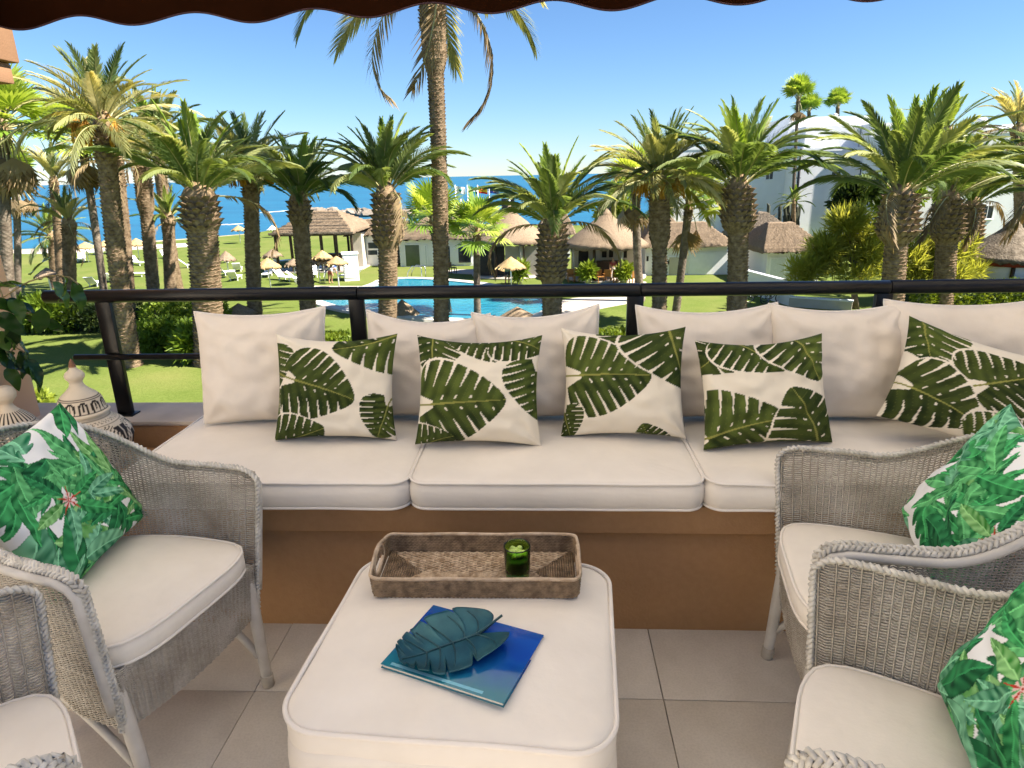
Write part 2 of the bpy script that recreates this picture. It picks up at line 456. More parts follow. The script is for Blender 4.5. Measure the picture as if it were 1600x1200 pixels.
# ------------------------------------------------------------------ cushions and pillows
def rrect(w, d, r, n=8, per=10):
    """closed rounded-rectangle outline, centred"""
    pts = []
    for cx_, cy_, a0 in ((w/2-r, d/2-r, 0), (-w/2+r, d/2-r, 90), (-w/2+r, -d/2+r, 180), (w/2-r, -d/2+r, 270)):
        for k in range(n+1):
            a = R(a0 + 90*k/n); pts.append((cx_ + r*math.cos(a), cy_ + r*math.sin(a)))
    out = []
    for i in range(len(pts)):
        a, b = Vector(pts[i]), Vector(pts[(i+1) % len(pts)])
        L = (b-a).length; k = max(1, int(L/0.03))
        for q in range(k): out.append(tuple(a.lerp(b, q/k)))
    return out
def box_cushion(outline, h, crown=0.02, bulge=0.008, er=0.012, seed=0, rings=12, wob=0.004, bottom=True):
    """upholstered slab: domed top, rolled edge, slightly bulging side; origin at the bottom centre"""
    n = len(outline); mb = MB()
    ox = sum(p[0] for p in outline)/n; oy = sum(p[1] for p in outline)/n
    def ring(s_, z, off=0.0, wobz=0.0):
        st = len(mb.v)
        for i, (x, y) in enumerate(outline):
            a, b = outline[i-1], outline[(i+1) % n]
            tx, ty = b[0]-a[0], b[1]-a[1]; L = math.hypot(tx, ty) or 1
            nx_, ny_ = ty/L, -tx/L
            px_ = ox + (x-ox)*s_ + nx_*off; py_ = oy + (y-oy)*s_ + ny_*off
            w_ = nz(px_*4+seed*7.1, py_*4, z*9+seed)*wob*1.6 + nz(px_*13+seed, py_*13, seed*3.3)*wob*.6 + (.0022*math.sin(i*1.9+3*nz(i*.13, seed)) if .75 < s_ < .99 else 0)*(.5+.5*nz(i*.11, seed+4))
            mb.v.append((px_, py_, z + w_*wobz))
        return st
    starts = []
    mb.v.append((ox, oy, h + crown))
    for k in range(1, rings+1):
        s_ = (k/rings)**0.8
        starts.append(ring(s_*(1-er/0.35*0.3), h - er*.15 + crown*(1-s_**2.6), -er*.4 if k == rings else 0, 1 - s_*.6))
    for off, z in ((-er*.15, h-er*.5), (0, h-er), (bulge*.75, h*.72), (bulge, h*.5), (bulge*.7, h*.25), (0, er*.6), (-er, 0)):
        starts.append(ring(1, z, off, .25))
    for i in range(n): mb.f.append((0, starts[0]+i, starts[0]+(i+1) % n))
    for a, b in zip(starts[:-1], starts[1:]):
        for i in range(n):
            j = (i+1) % n; mb.f.append((a+i, b+i, b+j, a+j))
    if bottom: mb.f.append(tuple(starts[-1]+i for i in range(n-1, -1, -1)))
    return mb
def welt(outline, z, r=0.0045, off=0.0, seed=0, wob=0.003):
    n = len(outline); pts = []
    for i, (x, y) in enumerate(outline):
        a, b = outline[i-1], outline[(i+1) % n]
        tx, ty = b[0]-a[0], b[1]-a[1]; L = math.hypot(tx, ty) or 1
        pts.append((x + ty/L*off, y - tx/L*off, z + nz(x*5+seed, y*5, seed)*wob))
    return MB().tube(pts, r, 6, closed=True)

def seat_cushion(x0, x1, y0, y1, h, label, seed, r=0.055):
    w, d = x1-x0, y1-y0
    t = thing("seat_cushion", label, "cushion", ((x0+x1)/2, (y0+y1)/2, 0.4682), group="cream box cushions on the bench")
    ol = rrect(w, d, r)
    cv = part("cover", box_cushion(ol, h, 0.012, 0.010, 0.012, seed), M["seat_canvas"], t)
    part("piping", welt(ol, h-.006, .0045, 0.002, seed), M["piping"], cv)
    part("piping", welt(ol, .008, .0045, 0.002, seed+5), M["piping"], cv)
    return t
H_C = SEAT_Z - 0.468
seat_cushion(-1.335, -0.423, 1.765, 2.405, H_C, "cream box cushion at the left end of the bench, behind the left wicker chair", 1)
seat_cushion(-0.416, 0.462, 1.768, 2.405, H_C, "cream box cushion in the middle of the bench, behind the ottoman", 2)
seat_cushion(0.470, 1.36, 1.768, 2.405, H_C, "cream box cushion right of the bench middle, partly behind the right wicker chair", 3)
seat_cushion(1.366, 2.25, 1.768, 2.405, H_C, "cream box cushion at the far right of the bench, hidden behind the right wicker chair", 4)

def pillow_pt(u, v, w, h, T, side, seed, pinch=0.07, puff=0.42):
    """u,v in -1..1; local x right, z up, y depth (front is -y); origin at the bottom edge centre"""
    X = u*w/2*(1 - pinch*(1-v*v)*abs(u)**1.5)
    Z = v*h/2*(1 - pinch*(1-u*u)*abs(v)**1.5)
    q = max(0.0, (1-abs(u)**2.4)*(1-abs(v)**2.4))
    th = T*q**puff
    th *= 1.0 - 0.16*v                                       # fuller at the bottom
    # creases running in from the corners and the seams
    cr = 0
    for su in (-1, 1):
        for sv in (-1, 1):
            du, dv = u-su, v-sv; rr = math.hypot(du, dv); an = math.atan2(dv*sv, du*su)
            cr += math.sin(an*9 + seed*1.7 + su*2 + sv)*math.exp(-((rr-.35)/.28)**2)*.0065
    cr += nz(u*1.6+seed, v*1.6, seed*.7+side)*.020 + nz(u*4+seed*3, v*4, side*5)*.012 + nz(u*2.2+v*5+seed, v*1.5-u*2, side*3+seed)*.006
    cr += .0022*math.sin(u*16 + 3*nz(u*2, v*2, seed))*max(0, abs(v)-.72)*4
    th += cr*q**.35
    return X, side*-th, Z + h/2
def make_pillow(name, label, cat, group, w, h, T, n, seed, mat, loc, lean, yaw=0, roll=0, piping=True, color_fn=None, pinch=0.07, sag=0.0, puff=.42, parent_label=None, fringe=0.0):
    t = thing(name, label, cat, loc, (0, 0, 0), group)
    t.rotation_mode = 'XYZ'
    Mx = Matrix.Rotation(yaw, 4, 'Z') @ Matrix.Rotation(-lean, 4, 'X') @ Matrix.Rotation(roll, 4, 'Y')
    t.rotation_euler = Mx.to_euler()
    mb = MB(); cols = []
    us = np.sin(np.linspace(-PI/2, PI/2, n))*.35 + np.linspace(-1, 1, n)*.65
    def fin(p, u, v):
        x, y, z = p
        if sag: z -= sag*(1-u*u)*max(0, v)**2
        return (x, y, z)
    for v in us:
        for u in us:
            mb.v.append(fin(pillow_pt(u, v, w, h, T, 1, seed, pinch, puff), u, v))
    for j in range(n-1):
        for i in range(n-1):
            a = j*n+i; mb.f.append((a, a+1, a+n+1, a+n))
    o2 = len(mb.v); m = min(n, 48)
    us2 = np.sin(np.linspace(-PI/2, PI/2, m))*.35 + np.linspace(-1, 1, m)*.65
    for v in us2:
        for u in us2: mb.v.append(fin(pillow_pt(u, v, w, h, T, -1, seed+3, pinch, puff), u, v))
    for j in range(m-1):
        for i in range(m-1):
            a = o2+j*m+i; mb.f.append((a, a+m, a+m+1, a+1))
    color = None
    if color_fn is not None:
        UU, VV = np.meshgrid(us, us); c1 = color_fn(UU.ravel(), VV.ravel())
        U2, V2 = np.meshgrid(us2, us2); c2 = color_fn(-U2.ravel(), V2.ravel())
        color = np.concatenate([c1, c2])
    cv = part("cover", mb, mat, t, color=color)
    per = []
    K = 40
    for k in range(K): per.append((lerp(-1, 1, k/K), -1))
    for k in range(K): per.append((1, lerp(-1, 1, k/K)))
    for k in range(K): per.append((lerp(1, -1, k/K), 1))
    for k in range(K): per.append((-1, lerp(1, -1, k/K)))
    edge = []
    for u, v in per:
        x, y, z = fin(pillow_pt(u, v, w, h, 0, 1, seed, pinch, puff), u, v)
        edge.append(Vector((x, .0015*math.sin(u*11+v*9), z)))
    if piping: part("piping", MB().tube(edge, .004, 6, closed=True), M["piping"], cv)
    return t, cv, edge

BP = [  # x centre, width, height, y of the foot, lean, yaw, roll, label
    (-1.035, .475, .418, 2.245, 12, 4, -1, "large plain linen back cushion at the left end of the bench"),
    (-0.455, .465, .395, 2.285, 15, -3, 1.5, "plain linen back cushion behind the first and second leaf-print pillows, sagging on its left"),
    (-0.02, .465, .405, 2.275, 14, 3, -2.5, "plain linen back cushion between second and third leaf-print pillows, one ear raised"),
    (0.575, .50, .415, 2.275, 14, -2, -1.0, "plain linen back cushion behind third and fourth leaf-print pillows, right of middle upright"),
    (1.02, .475, .415, 2.265, 13, 2, 0.5, "plain linen back cushion between the fourth and fifth leaf-print pillows"),
    (1.47, .56, .425, 2.27, 13, -2, -0.5, "plain linen back cushion at the right edge behind the tilted leaf-print pillow"),
]
for i, (x, w, h, y, lean, yw, rl_, lab) in enumerate(BP):
    make_pillow("back_cushion", lab, "cushion", "plain linen back cushions on the bench", w, h, .088, 46, 11+i*3.7, M["linen"], (x, y, SEAT_Z+.008), R(lean), R(yw), R(rl_), pinch=.06, sag=(.012, .03, .022, .022, .018, .014)[i])

# ---------- printed leaf patterns (flat print, evaluated per point of the cloth)
def _n2(x, y, s):
    return np.sin(x*7.1*s+1.3*np.sin(y*5.3*s+s))*np.sin(y*6.3*s+1.7*np.sin(x*4.1*s+2*s))
def paint_monstera(col, U, V, cu, cv, size, ang, dark, light, rib, bend=0.12, nveins=7, seed=0, slit=.38, stem=.6, stem_bend=.25):
    ca, sa = math.cos(ang), math.sin(ang)
    x = ((U-cu)*ca + (V-cv)*sa)/size; y = (-(U-cu)*sa + (V-cv)*ca)/size     # x along the rib, 0 base .. 1 tip
    y = y - bend*np.clip(x, -.3, 1.2)**2
    a = np.clip((x+.22)/1.22, 0, 1)
    W = .68*np.sin(PI*a**.60)**.52*(1-.38*a**3)
    W = np.where((x > -.22) & (x < 1.0), W, 0)
    notch = (x < .02) & (np.abs(y) < .05+.5*(.02-x))                       # heart notch at the stalk
    ay = np.abs(y)
    s_ = x - .55*ay + .18*ay*ay + .012*np.sign(y)
    fr = (s_*nveins + .5*(y > 0)*.3 + seed*.37) % 1.0
    rel = ay/np.maximum(W, 1e-3)
    sl = (np.abs(fr-.5) < (.03 + .16*np.clip(rel-slit, 0, 1))) & (rel > slit) & (x < .84) & (x > -.10)
    hole = (np.abs(fr-.5) < .07) & (ay > .06) & (ay < .06+.09*(1-a)) & (x > .08) & (x < .7)
    halo = (rel < 1.06) & (W > .04) & ~notch
    inside = (rel < 1) & (W > 0) & ~notch & ~sl & ~hole
    col[halo & ~inside] = CREAM
    sh = .5 + .5*np.sin(fr*2*PI)*.75 + .35*_n2(x+seed, y, 1.7)
    sh = np.clip(sh*.55 + .25*(y > 0) + .12*np.clip(1-rel, 0, 1), 0, 1)
    c = dark[None]*(1-sh[:, None]) + light[None]*sh[:, None]
    vein = (np.abs(fr) < .02) & (rel < .8)
    c = np.where(vein[:, None], c*.8 + rib[None]*.2, c)
    c = np.where((ay < .016*(1.3-a))[:, None], rib[None], c)
    col[inside] = c[inside]
    if stem > 0:
        sx = -x; st = (sx > -.02) & (sx < stem) & (np.abs(y + bend*np.clip(x, -.3, 1.2)**2 - stem_bend*sx*sx) < .015)
        st &= ~inside
        col[st] = rib*.9
CREAM = np.array((.74, .67, .55))
DK = np.array((.013, .026, .004)); LT = np.array((.085, .115, .020)); RB = np.array((.24, .24, .055))
CREAM = np.array((.74, .67, .55))
def monstera_print(leaves, seed):
    def fn(U, V):
        col = np.tile(CREAM, (len(U), 1)).astype(float)
        for k, (cu, cv, sz, deg) in enumerate(leaves):
            d = 1 + .25*math.sin(k*2.1+seed)
            paint_monstera(col, U, V, cu, cv, sz*.86, R(deg), DK*d, LT*(1+.3*math.sin(k*1.3+seed*2)), RB, bend=.14*math.sin(k*1.9+seed), seed=k*1.37+seed, nveins=5+(k % 2))
        return col
    return fn
LEAF_PILLOWS = [
    ((-0.725, 2.065), .42, .368, 20, 3, 1.0, [(-1.12, .65, .8, -80), (-1.05, -.85, .95, 75), (1.05, .98, 1.25, 197), (-.62, .12, 1.25, -16), (-.85, -1.05, .9, 10), (.95, -.35, .8, 250)], "leaf-print pillow furthest left on the bench, beside the free-standing plain cushion"),
    ((-0.232, 2.022), .425, .370, 21, -2, 0.0, [(-.72, 1.05, .95, -95), (.35, 1.1, 1.0, -168), (.42, 1.05, .85, -25), (1.02, .35, 1.05, -95), (-.72, -.28, 1.4, 5), (-1.0, -1.1, .8, 25)], "leaf-print pillow lying across the seam of the left and middle seat cushions"),
    ((0.255, 2.09), .42, .375, 19, -4, -1.0, [(.05, 1.15, .8, 255), (-.72, .12, 1.35, 4), (.72, 1.05, 1.45, -78), (-1.0, -.55, .6, -70), (.5, -1.25, .6, 120)], "leaf-print pillow in the middle of the bench, in front of the middle railing upright"),
    ((0.715, 2.015), .425, .36, 22, 5, -1.5, [(-.42, 1.1, 1.15, -130), (-.38, 1.05, 1.1, -55), (.5, 1.1, 1.2, -70), (-1.0, -.8, 1.45, 20), (.75, -1.05, 1.35, 108)], "leaf-print pillow on the seam beside the arm of the right wicker chair"),
    ((1.30, 2.01), .50, .345, 22, -6, 17, [(-.85, 1.0, 1.0, -85), (-.05, .05, 1.1, 38), (-.85, -.35, 1.15, -14), (.2, -.95, .9, 40), (.8, -.5, .8, 10)], "tilted leaf-print pillow at the right, leaning down behind the right wicker chair"),
]
for i, ((x, y), w, h, lean, yw, rl_, leaves, lab) in enumerate(LEAF_PILLOWS):
    make_pillow("leaf_print_pillow", lab, "pillow", "monstera leaf-print pillows on the bench", w, h, .075, 150, 31+i*5.3, M["print"], (x, y, SEAT_Z+(.01 if i < 4 else .03)), R(lean), R(yw), R(rl_), piping=False, color_fn=monstera_print(leaves, i*1.9), pinch=.085, sag=.012)

# ---------- bright jungle print for the chair pillows
def paint_blade(col, U, V, cu, cv, L, wd, ang, bend, c0, c1, seed, lobes=0):
    ca, sa = math.cos(ang), math.sin(ang)
    x = ((U-cu)*ca + (V-cv)*sa)/L; y = (-(U-cu)*sa + (V-cv)*ca)/L - bend*np.clip(x, 0, 1)**2
    a = np.clip(x, 0, 1)
    W = wd*np.sin(PI*a**.8)**.8
    s_ = x - .7*np.abs(y)
    if lobes:
        fr = (s_*lobes + seed) % 1.0
        W = W*(.35 + .65*np.clip(np.sin(fr*PI), 0, 1)**.5)
    ins = (x > 0) & (x < 1) & (np.abs(y) < W)
    stripe = .5+.5*np.sin(s_*34 + seed*5)
    sh = np.clip(.12 + .42*stripe + .36*(y > 0) + .2*_n2(x*2+seed, y*2, 1.9), 0, 1)
    c = c0[None]*(1-sh[:, None]) + c1[None]*sh[:, None]
    c = np.where((np.abs(y) < .010)[:, None], c1[None]*1.15, c)
    edge = ins & (np.abs(y) > W*.9)
    c = np.where(edge[:, None], c*.72, c)
    col[ins] = c[ins]
def jungle_print(seed, star=(0, .1)):
    rr = random.Random(seed)
    pal = [((.004, .085, .022), (.07, .42, .13)), ((.010, .13, .035), (.16, .55, .20)), ((.003, .05, .018), (.035, .27, .09)), ((.03, .20, .025), (.32, .62, .24)), ((.006, .13, .055), (.24, .58, .34))]
    items = []
    for k in range(20):                                          # sprays of blades from one point
        cu, cv = -1.15 + 2.3*((k*0.618) % 1), -1.15 + 2.3*((k*0.381+.13*(k % 3)) % 1); a0 = rr.uniform(0, 360); nb = rr.randint(4, 8)
        p = rr.choice(pal)
        for b in range(nb):
            items.append((cu, cv, rr.uniform(.45, .85), rr.uniform(.10, .16), R(a0 + b*rr.uniform(20, 30)), rr.uniform(-.2, .2), p, 0))
    for k in range(15):
        items.append((rr.uniform(-1.2, .8), rr.uniform(-1.1, .9), rr.uniform(.6, 1.0), rr.uniform(.20, .30), R(rr.uniform(0, 360)), rr.uniform(-.3, .3), rr.choice(pal), rr.choice((0, 5, 7))))
    rr.shuffle(items)
    for su in (-1, 1):
        for sv in (-1, 1):
            for q in range(4):
                items.append((su*1.05, sv*1.05, rr.uniform(.5, .8), rr.uniform(.12, .17), math.atan2(-sv, -su) + R(-54+36*q), rr.uniform(-.2, .2), rr.choice(pal), 0))
    for b in range(6):
        items.append((star[0]+.1*math.cos(b*1.05), star[1]+.1*math.sin(b*1.05), rr.uniform(.5, .62), .16, R(60*b+rr.uniform(-10, 10)), rr.uniform(-.2, .2), pal[b % 5], 0))
    def fn(U, V):
        col = np.tile(np.array((.80, .80, .78)), (len(U), 1)).astype(float)
        for k, (cu, cv, L, wd, an, bd, (c0, c1), lb) in enumerate(items):
            paint_blade(col, U, V, cu, cv, L, wd, an, bd, np.array(c0), np.array(c1), k*.71+seed, lb)
        du, dv = U-star[0], V-star[1]; r_ = np.hypot(du, dv); th = np.arctan2(dv, du)
        for b in range(5):
            d_ = np.abs((th - b*2*PI/5 + PI) % (2*PI) - PI)
            m_ = (r_ < .20) & (d_*r_ < .018*(1-r_/.22))
            col[m_] = np.array((.50, .035, .02))
        m_ = (r_ < .10) & (np.abs(np.sin(th*5)) > .7); col[m_] = np.array((.8, .55, .5))
        return col
    return fn

# ------------------------------------------------------------------ woven chairs
CH_D, CH_W = 0.56, 0.255                 # depth, half width at the arm fronts
def chair_shell(u, v):
    """u 0..1 round the back from the right arm front to the left one, v 0 apron bottom .. 1 rim. chair faces -y, front at y=0"""
    ph = PI*u
    k = .78
    ex = 2/2.5
    cx_, sx_ = math.cos(ph), math.sin(ph)
    bx = math.copysign(abs(cx_)**ex, cx_); by = abs(sx_)**ex
    back = sx_**2
    zr_ = .672 - .018*math.sin(PI*min(1, abs(cx_))) * 1 + .155*(sstep(.35, 1.0, sx_))
    zb = .235
    z = lerp(zb, zr_, v)
    s_ = max(0.0, (z - zb)/(.83-zb))
    hw = lerp(.220, CH_W+.012, min(1, s_*1.25))*1.0 + .012*back
    dp = lerp(.445, .575, s_**1.1)
    y0 = lerp(.035, -.004, min(1, s_*1.3))
    return Vector((bx*hw, y0 + by*dp, z))
def shell_normal(u, v):
    e = .004
    a = chair_shell(min(1, u+e), v) - chair_shell(max(0, u-e), v)
    b = chair_shell(u, min(1, v+e)) - chair_shell(u, max(0, v-e))
    return a.cross(b).normalized()
def weave_mesh(S, Nf, nrib, rows, amp=.0021, rw=.0030, rh=.0026, rrib=.0021, sides=4):
    """loom weave: upright ribs, weft strands going over and under them"""
    mb = MB()
    npt = nrib*2+1
    P = {}
    for i in range(npt):
        u = i/(npt-1)
        N = [Nf(u, q/8) for q in range(9)]
        for j in range(rows):
            v = (j+.5)/rows
            q = v*8; k = min(7, int(q)); n_ = N[k].lerp(N[k+1], q-k).normalized()
            P[i, j] = (S(u, v), n_)
    off = [(-1, 0), (0, -1), (1, 0), (0, 1)]
    for j in range(rows):
        st = len(mb.v)
        for i in range(npt):
            p, n_ = P[i, j]
            p2 = P[i, min(rows-1, j+1)][0]; p1 = P[i, max(0, j-1)][0]
            up = (p2-p1).normalized(); dz = (p2-p1).length/(2 if 0 < j < rows-1 else 1)
            s_ = amp*(1.25 if i % 2 == 0 else -.9) + amp*.35*math.sin(j*2.1+i*1.7)
            tw = .16*dz*(1 if (i % 4) < 2 else -1)
            c_ = p + n_*s_ + up*tw
            hh = min(rh, dz*.40)
            for a, b in off: mb.v.append(c_ + n_*(a*rw*.62) + up*(b*hh))
        for i in range(npt-1):
            for k in range(4):
                k2 = (k+1) % 4
                mb.f.append((st+i*4+k, st+i*4+k2, st+(i+1)*4+k2, st+(i+1)*4+k))
    for r_ in range(nrib+1):
        u = min(1, r_/nrib)
        mb.tube([S(u, q/14) for q in range(15)], rrib, 4, cap=False)
    return mb
def braid(path, w=.0095, dep=.0045, r=.0050, pitch=.036, n=5):
    """three-strand plait along a path"""
    pts = [Vector(p) for p in path]
    L = [0]
    for a, b in zip(pts[:-1], pts[1:]): L.append(L[-1]+(b-a).length)
    tot = L[-1]; m = int(tot/.0065)
    def samp(s_):
        s_ = min(max(s_, 0), tot)
        import bisect
        k = min(len(L)-2, max(0, bisect.bisect_right(L, s_)-1))
        return pts[k].lerp(pts[k+1], (s_-L[k])/max(1e-9, L[k+1]-L[k]))
    mb = MB()
    fr = []
    N = None
    for i in range(m+1):
        s_ = tot*i/m; p = samp(s_); tt = (samp(s_+.01)-samp(s_-.01)).normalized()
        if N is None: N = tt.orthogonal().normalized()
        N = (N - tt*N.dot(tt)).normalized()
        fr.append((s_, p, N.copy(), tt.cross(N)))
    for k in range(3):
        ps = []
        for s_, p, N_, B_ in fr:
            t_ = 2*PI*s_/pitch + k*2*PI/3
            ps.append(p + N_*(w*math.sin(t_)) + B_*(dep*math.sin(2*t_)))
        mb.tube(ps, r, n)
    return mb

CHAIR_PARTS = []
def build_chair(name, label, loc, face):
    """first chair: builds the shared meshes"""
    t = thing(name, label, "chair", loc, (0, 0, 0), "white woven armchairs round the ottoman")
    t.rotation_euler = (0, 0, math.atan2(face[1], face[0]) + PI/2)
    sh = part("woven_shell", weave_mesh(chair_shell, shell_normal, 104, 70), M["wicker"], t, kind="stuff")
    # front apron below the seat
    L0, R0 = chair_shell(1, 0), chair_shell(0, 0)
    def ap(u, v):
        z = lerp(.235, .405, v)
        a = chair_shell(1, (z-.235)/.44); b = chair_shell(0, (z-.235)/.44)
        p = a.lerp(b, u); p.y -= .006 + .02*math.sin(PI*u)*0.4; p.z = z - .012*math.sin(PI*u)*(1-v); return p
    part("front_apron", weave_mesh(ap, lambda u, v: Vector((0, -1, 0)), 30, 30), M["wicker"], t, kind="stuff")
    # plaited edge: up the front of one arm, round the rim, down the other
    path = []
    for q in range(14): path.append(chair_shell(0, lerp(-.02, .95, q/13)) + Vector((.004, -.008, 0)))
    for q in range(61):
        u = q/60; p = chair_shell(u, 1.0); n_ = shell_normal(u, .98)
        path.append(p + Vector((0, -.004 if u in (0, 1) else 0, .004)))
    for q in range(14): path.append(chair_shell(1, lerp(.95, -.02, q/13)) + Vector((-.004, -.008, 0)))
    sm = []
    for i in range(len(path)):                                    # soften the turn at the arm fronts
        a, b = max(0, i-1), min(len(path), i+2)
        sm.append(sum(path[a:b], Vector((0,0,0)))/(b-a))
    part("braided_edge", braid(sm), M["wicker_braid"], t)
    # smooth frame tube just inside the plait
    fp = [p + Vector((p.x, p.y-.22, 0)).normalized()*.013 + Vector((0, .016 if p.y < .05 else 0, -.017)) for p in sm[3:-3]]
    fr = part("arm_frame", MB().tube(fp, .0105, 8), M["chair_paint"], t)
    # seat frame hoop, legs, feet and arched braces
    hoop = [chair_shell(q/40, .36) + Vector((0, 0, 0)) for q in range(41)]
    hoop = [Vector((p.x*.95, p.y*.95+.012, .385)) for p in hoop]
    part("seat_frame", MB().tube(hoop + [hoop[0]], .012, 8), M["chair_paint"], t)
    legs = []
    for sx_ in (1, -1):
        top = Vector((sx_*.216, .034, .37)); bot = Vector((sx_*.207, .012, .0))
        legs.append((top, bot))
        top2 = Vector((sx_*.165, .395, .42)); bot2 = Vector((sx_*.20, .50, .0))
        legs.append((top2, bot2))
    for top, bot in legs:
        pts = [top.lerp(bot, q/6) for q in range(7)]
        lg = part("leg", MB().tube(pts, [.016, .0165, .017, .0168, .016, .0155, .015], 14), M["chair_paint"], t)
        d_ = (bot-top).normalized()
        part("foot_cap", MB().tube([bot - d_*.038, bot - d_*.036, bot - d_*.003, bot], [.0165, .0185, .0178, .016], 14), M["foot_cap"], lg)
    for sx_ in (1, -1):
        arc = [Vector((sx_*.207, lerp(.03, .40, q/16), .10 + .215*math.sin(PI*.5*(q/16))**.9)) for q in range(17)]
        part("brace", MB().tube(arc, .011, 8), M["chair_paint"], t)
    return t
CH = [
    ((-0.875, 1.355), (0.96, -0.275), "white woven armchair on the left with a green jungle-print pillow, facing the ottoman"),
    ((0.625, 1.515), (-0.985, 0.17), "white woven armchair on the right nearest the bench"),
    ((0.45, 0.965), (-0.915, 0.405), "white woven armchair in the right foreground, in front of the other right-hand one"),
    ((-0.855, 0.885), (0.745, 0.667), "white woven armchair cut off by the lower left corner"),
]
def chair_cushion_outline():
    pts = []
    for q in range(49):
        p = chair_shell(q/48, .40); pts.append((p.x*.945, max(.0, p.y*.94+.006)))
    a, b = pts[-1], pts[0]
    fr = []
    for k in range(1, 14):
        s_ = k/14; fr.append((lerp(a[0], b[0], s_), lerp(a[1], b[1], s_) - .030*min(1, 5*s_, 5*(1-s_))))
    out = pts + fr
    # close up the spacing and round the corners
    for _ in range(2):
        out = [((out[i-1][0]+2*out[i][0]+out[(i+1) % len(out)][0])/4, (out[i-1][1]+2*out[i][1]+out[(i+1) % len(out)][1])/4) for i in range(len(out))]
    return out
first = None
CC = chair_cushion_outline()
cc_me = box_cushion(CC, .066, .012, .006, .010, 9).mesh("cover", M["seat_canvas"])
cp_me = welt(CC, .060, .0042, .002, 3).mesh("piping", M["piping"]); cp2_me = welt(CC, .006, .0042, .002, 4).mesh("piping", M["piping"])
clab = ["cream seat cushion of the left woven armchair", "cream seat cushion of the woven armchair nearest the bench on the right", "cream seat cushion of the woven armchair in the right foreground", "cream seat cushion of the armchair cut off by the lower left corner"]
CHAIRS = []
for i, ((x, y), face, lab) in enumerate(CH):
    if first is None:
        first = c = build_chair("woven_armchair", lab, (x, y, 0), face)
    else:
        c = copy_tree(first); c["label"] = lab
        c.location = (x, y, 0); c.rotation_euler = (0, 0, math.atan2(face[1], face[0]) + PI/2)
    CHAIRS.append(c)
    s = thing("chair_cushion", clab[i], "cushion", (x, y, .3975), c.rotation_euler, "cream chair seat cushions")
    cv = obj("cover", cc_me, s); obj("piping", cp_me, cv); obj("piping", cp2_me, cv)
def chair_pt(i, lx, ly, z):
    (x, y), f, _ = CH[i]
    a = math.atan2(f[1], f[0]) + PI/2
    return Vector((x + lx*math.cos(a) - ly*math.sin(a), y + lx*math.sin(a) + ly*math.cos(a), z)), a
for i, lx, ly, yawd, rolld, lean, seed, star, lab in (
        (0, .045, .335, 14, -5, 24, 5, (-.15, -.05), "bright green jungle-print pillow in the left armchair"),
        (1, -.035, .325, 4, 12, 24, 8, (.85, .1), "bright green jungle-print pillow in the right armchair nearest the bench"),
        (2, -.01, .275, 14, 3, 22, 5, (.1, .0), "bright green jungle-print pillow in the right foreground armchair")):
    p, a = chair_pt(i, lx, ly, .475)
    make_pillow("jungle_print_pillow", lab, "pillow", "bright green jungle-print chair pillows", .40, .40, .07, 210, 71+i*4.1, M["print"], p, R(lean), a + R(yawd), R(rolld), piping=False, color_fn=jungle_print(seed, star), pinch=.07, sag=.006)
# ------------------------------------------------------------------ ottoman with tray, candle, book and leaf dish
ot = thing("ottoman", "large square cream upholstered ottoman with piped top edge in the middle of the terrace", "ottoman", (-0.188, 1.28, 0), (0, 0, R(-3.5)))
OL = rrect(.665, .61, .085, n=10)
OT_H = .418
top = part("top_cushion", box_cushion(OL, .085, .026, .004, .012, 21, rings=16, wob=.010, bottom=False), M["seat_canvas"], ot, loc=(0, 0, OT_H-.085))
part("piping", welt(OL, .078, .0058, .003, 21, .006), M["piping"], top)
OS = rrect(.672, .617, .09, n=10)
mb = MB(); n = len(OS); lv = [(.93, .372), (.985, .366), (1.0, .345), (1.012, .30), (1.016, .24), (1.010, .17), (1.0, .125), (.97, .118)]
for s_, z in lv:
    for i, (x, y) in enumerate(OS):
        w_ = 1 + .012*nz(x*5, y*5, z*7)
        mb.v.append((x*s_*w_, y*s_*w_, z))
for a in range(len(lv)-1):
    for i in range(n):
        j = (i+1) % n; mb.f.append((a*n+i, (a+1)*n+i, (a+1)*n+j, a*n+j))
mb.f.append(tuple((len(lv)-1)*n+i for i in range(n-1, -1, -1)))
part("skirt", mb, M["seat_canvas"], ot)
for sx_ in (-1, 1):
    for sy_ in (-1, 1):
        x, y = sx_*.272, sy_*.245
        part("leg", MB().tube([(x, y, .14), (x*1.03, y*1.03, .08), (x*1.08, y*1.08, .0)], [.026, .024, .017], 14), M["chair_paint"], ot)

TZ = OT_H + .0185
tr = thing("woven_tray", "rectangular brown woven rattan tray with hand holes on the ottoman", "tray", (-0.182, 1.488, TZ), (0, 0, R(.8)))
TW, TD, TH = .515, .205, .056
def tray_wall(level, w, d, r=.022):
    return [(x, y, level) for x, y in rrect(w, d, r, n=5)]
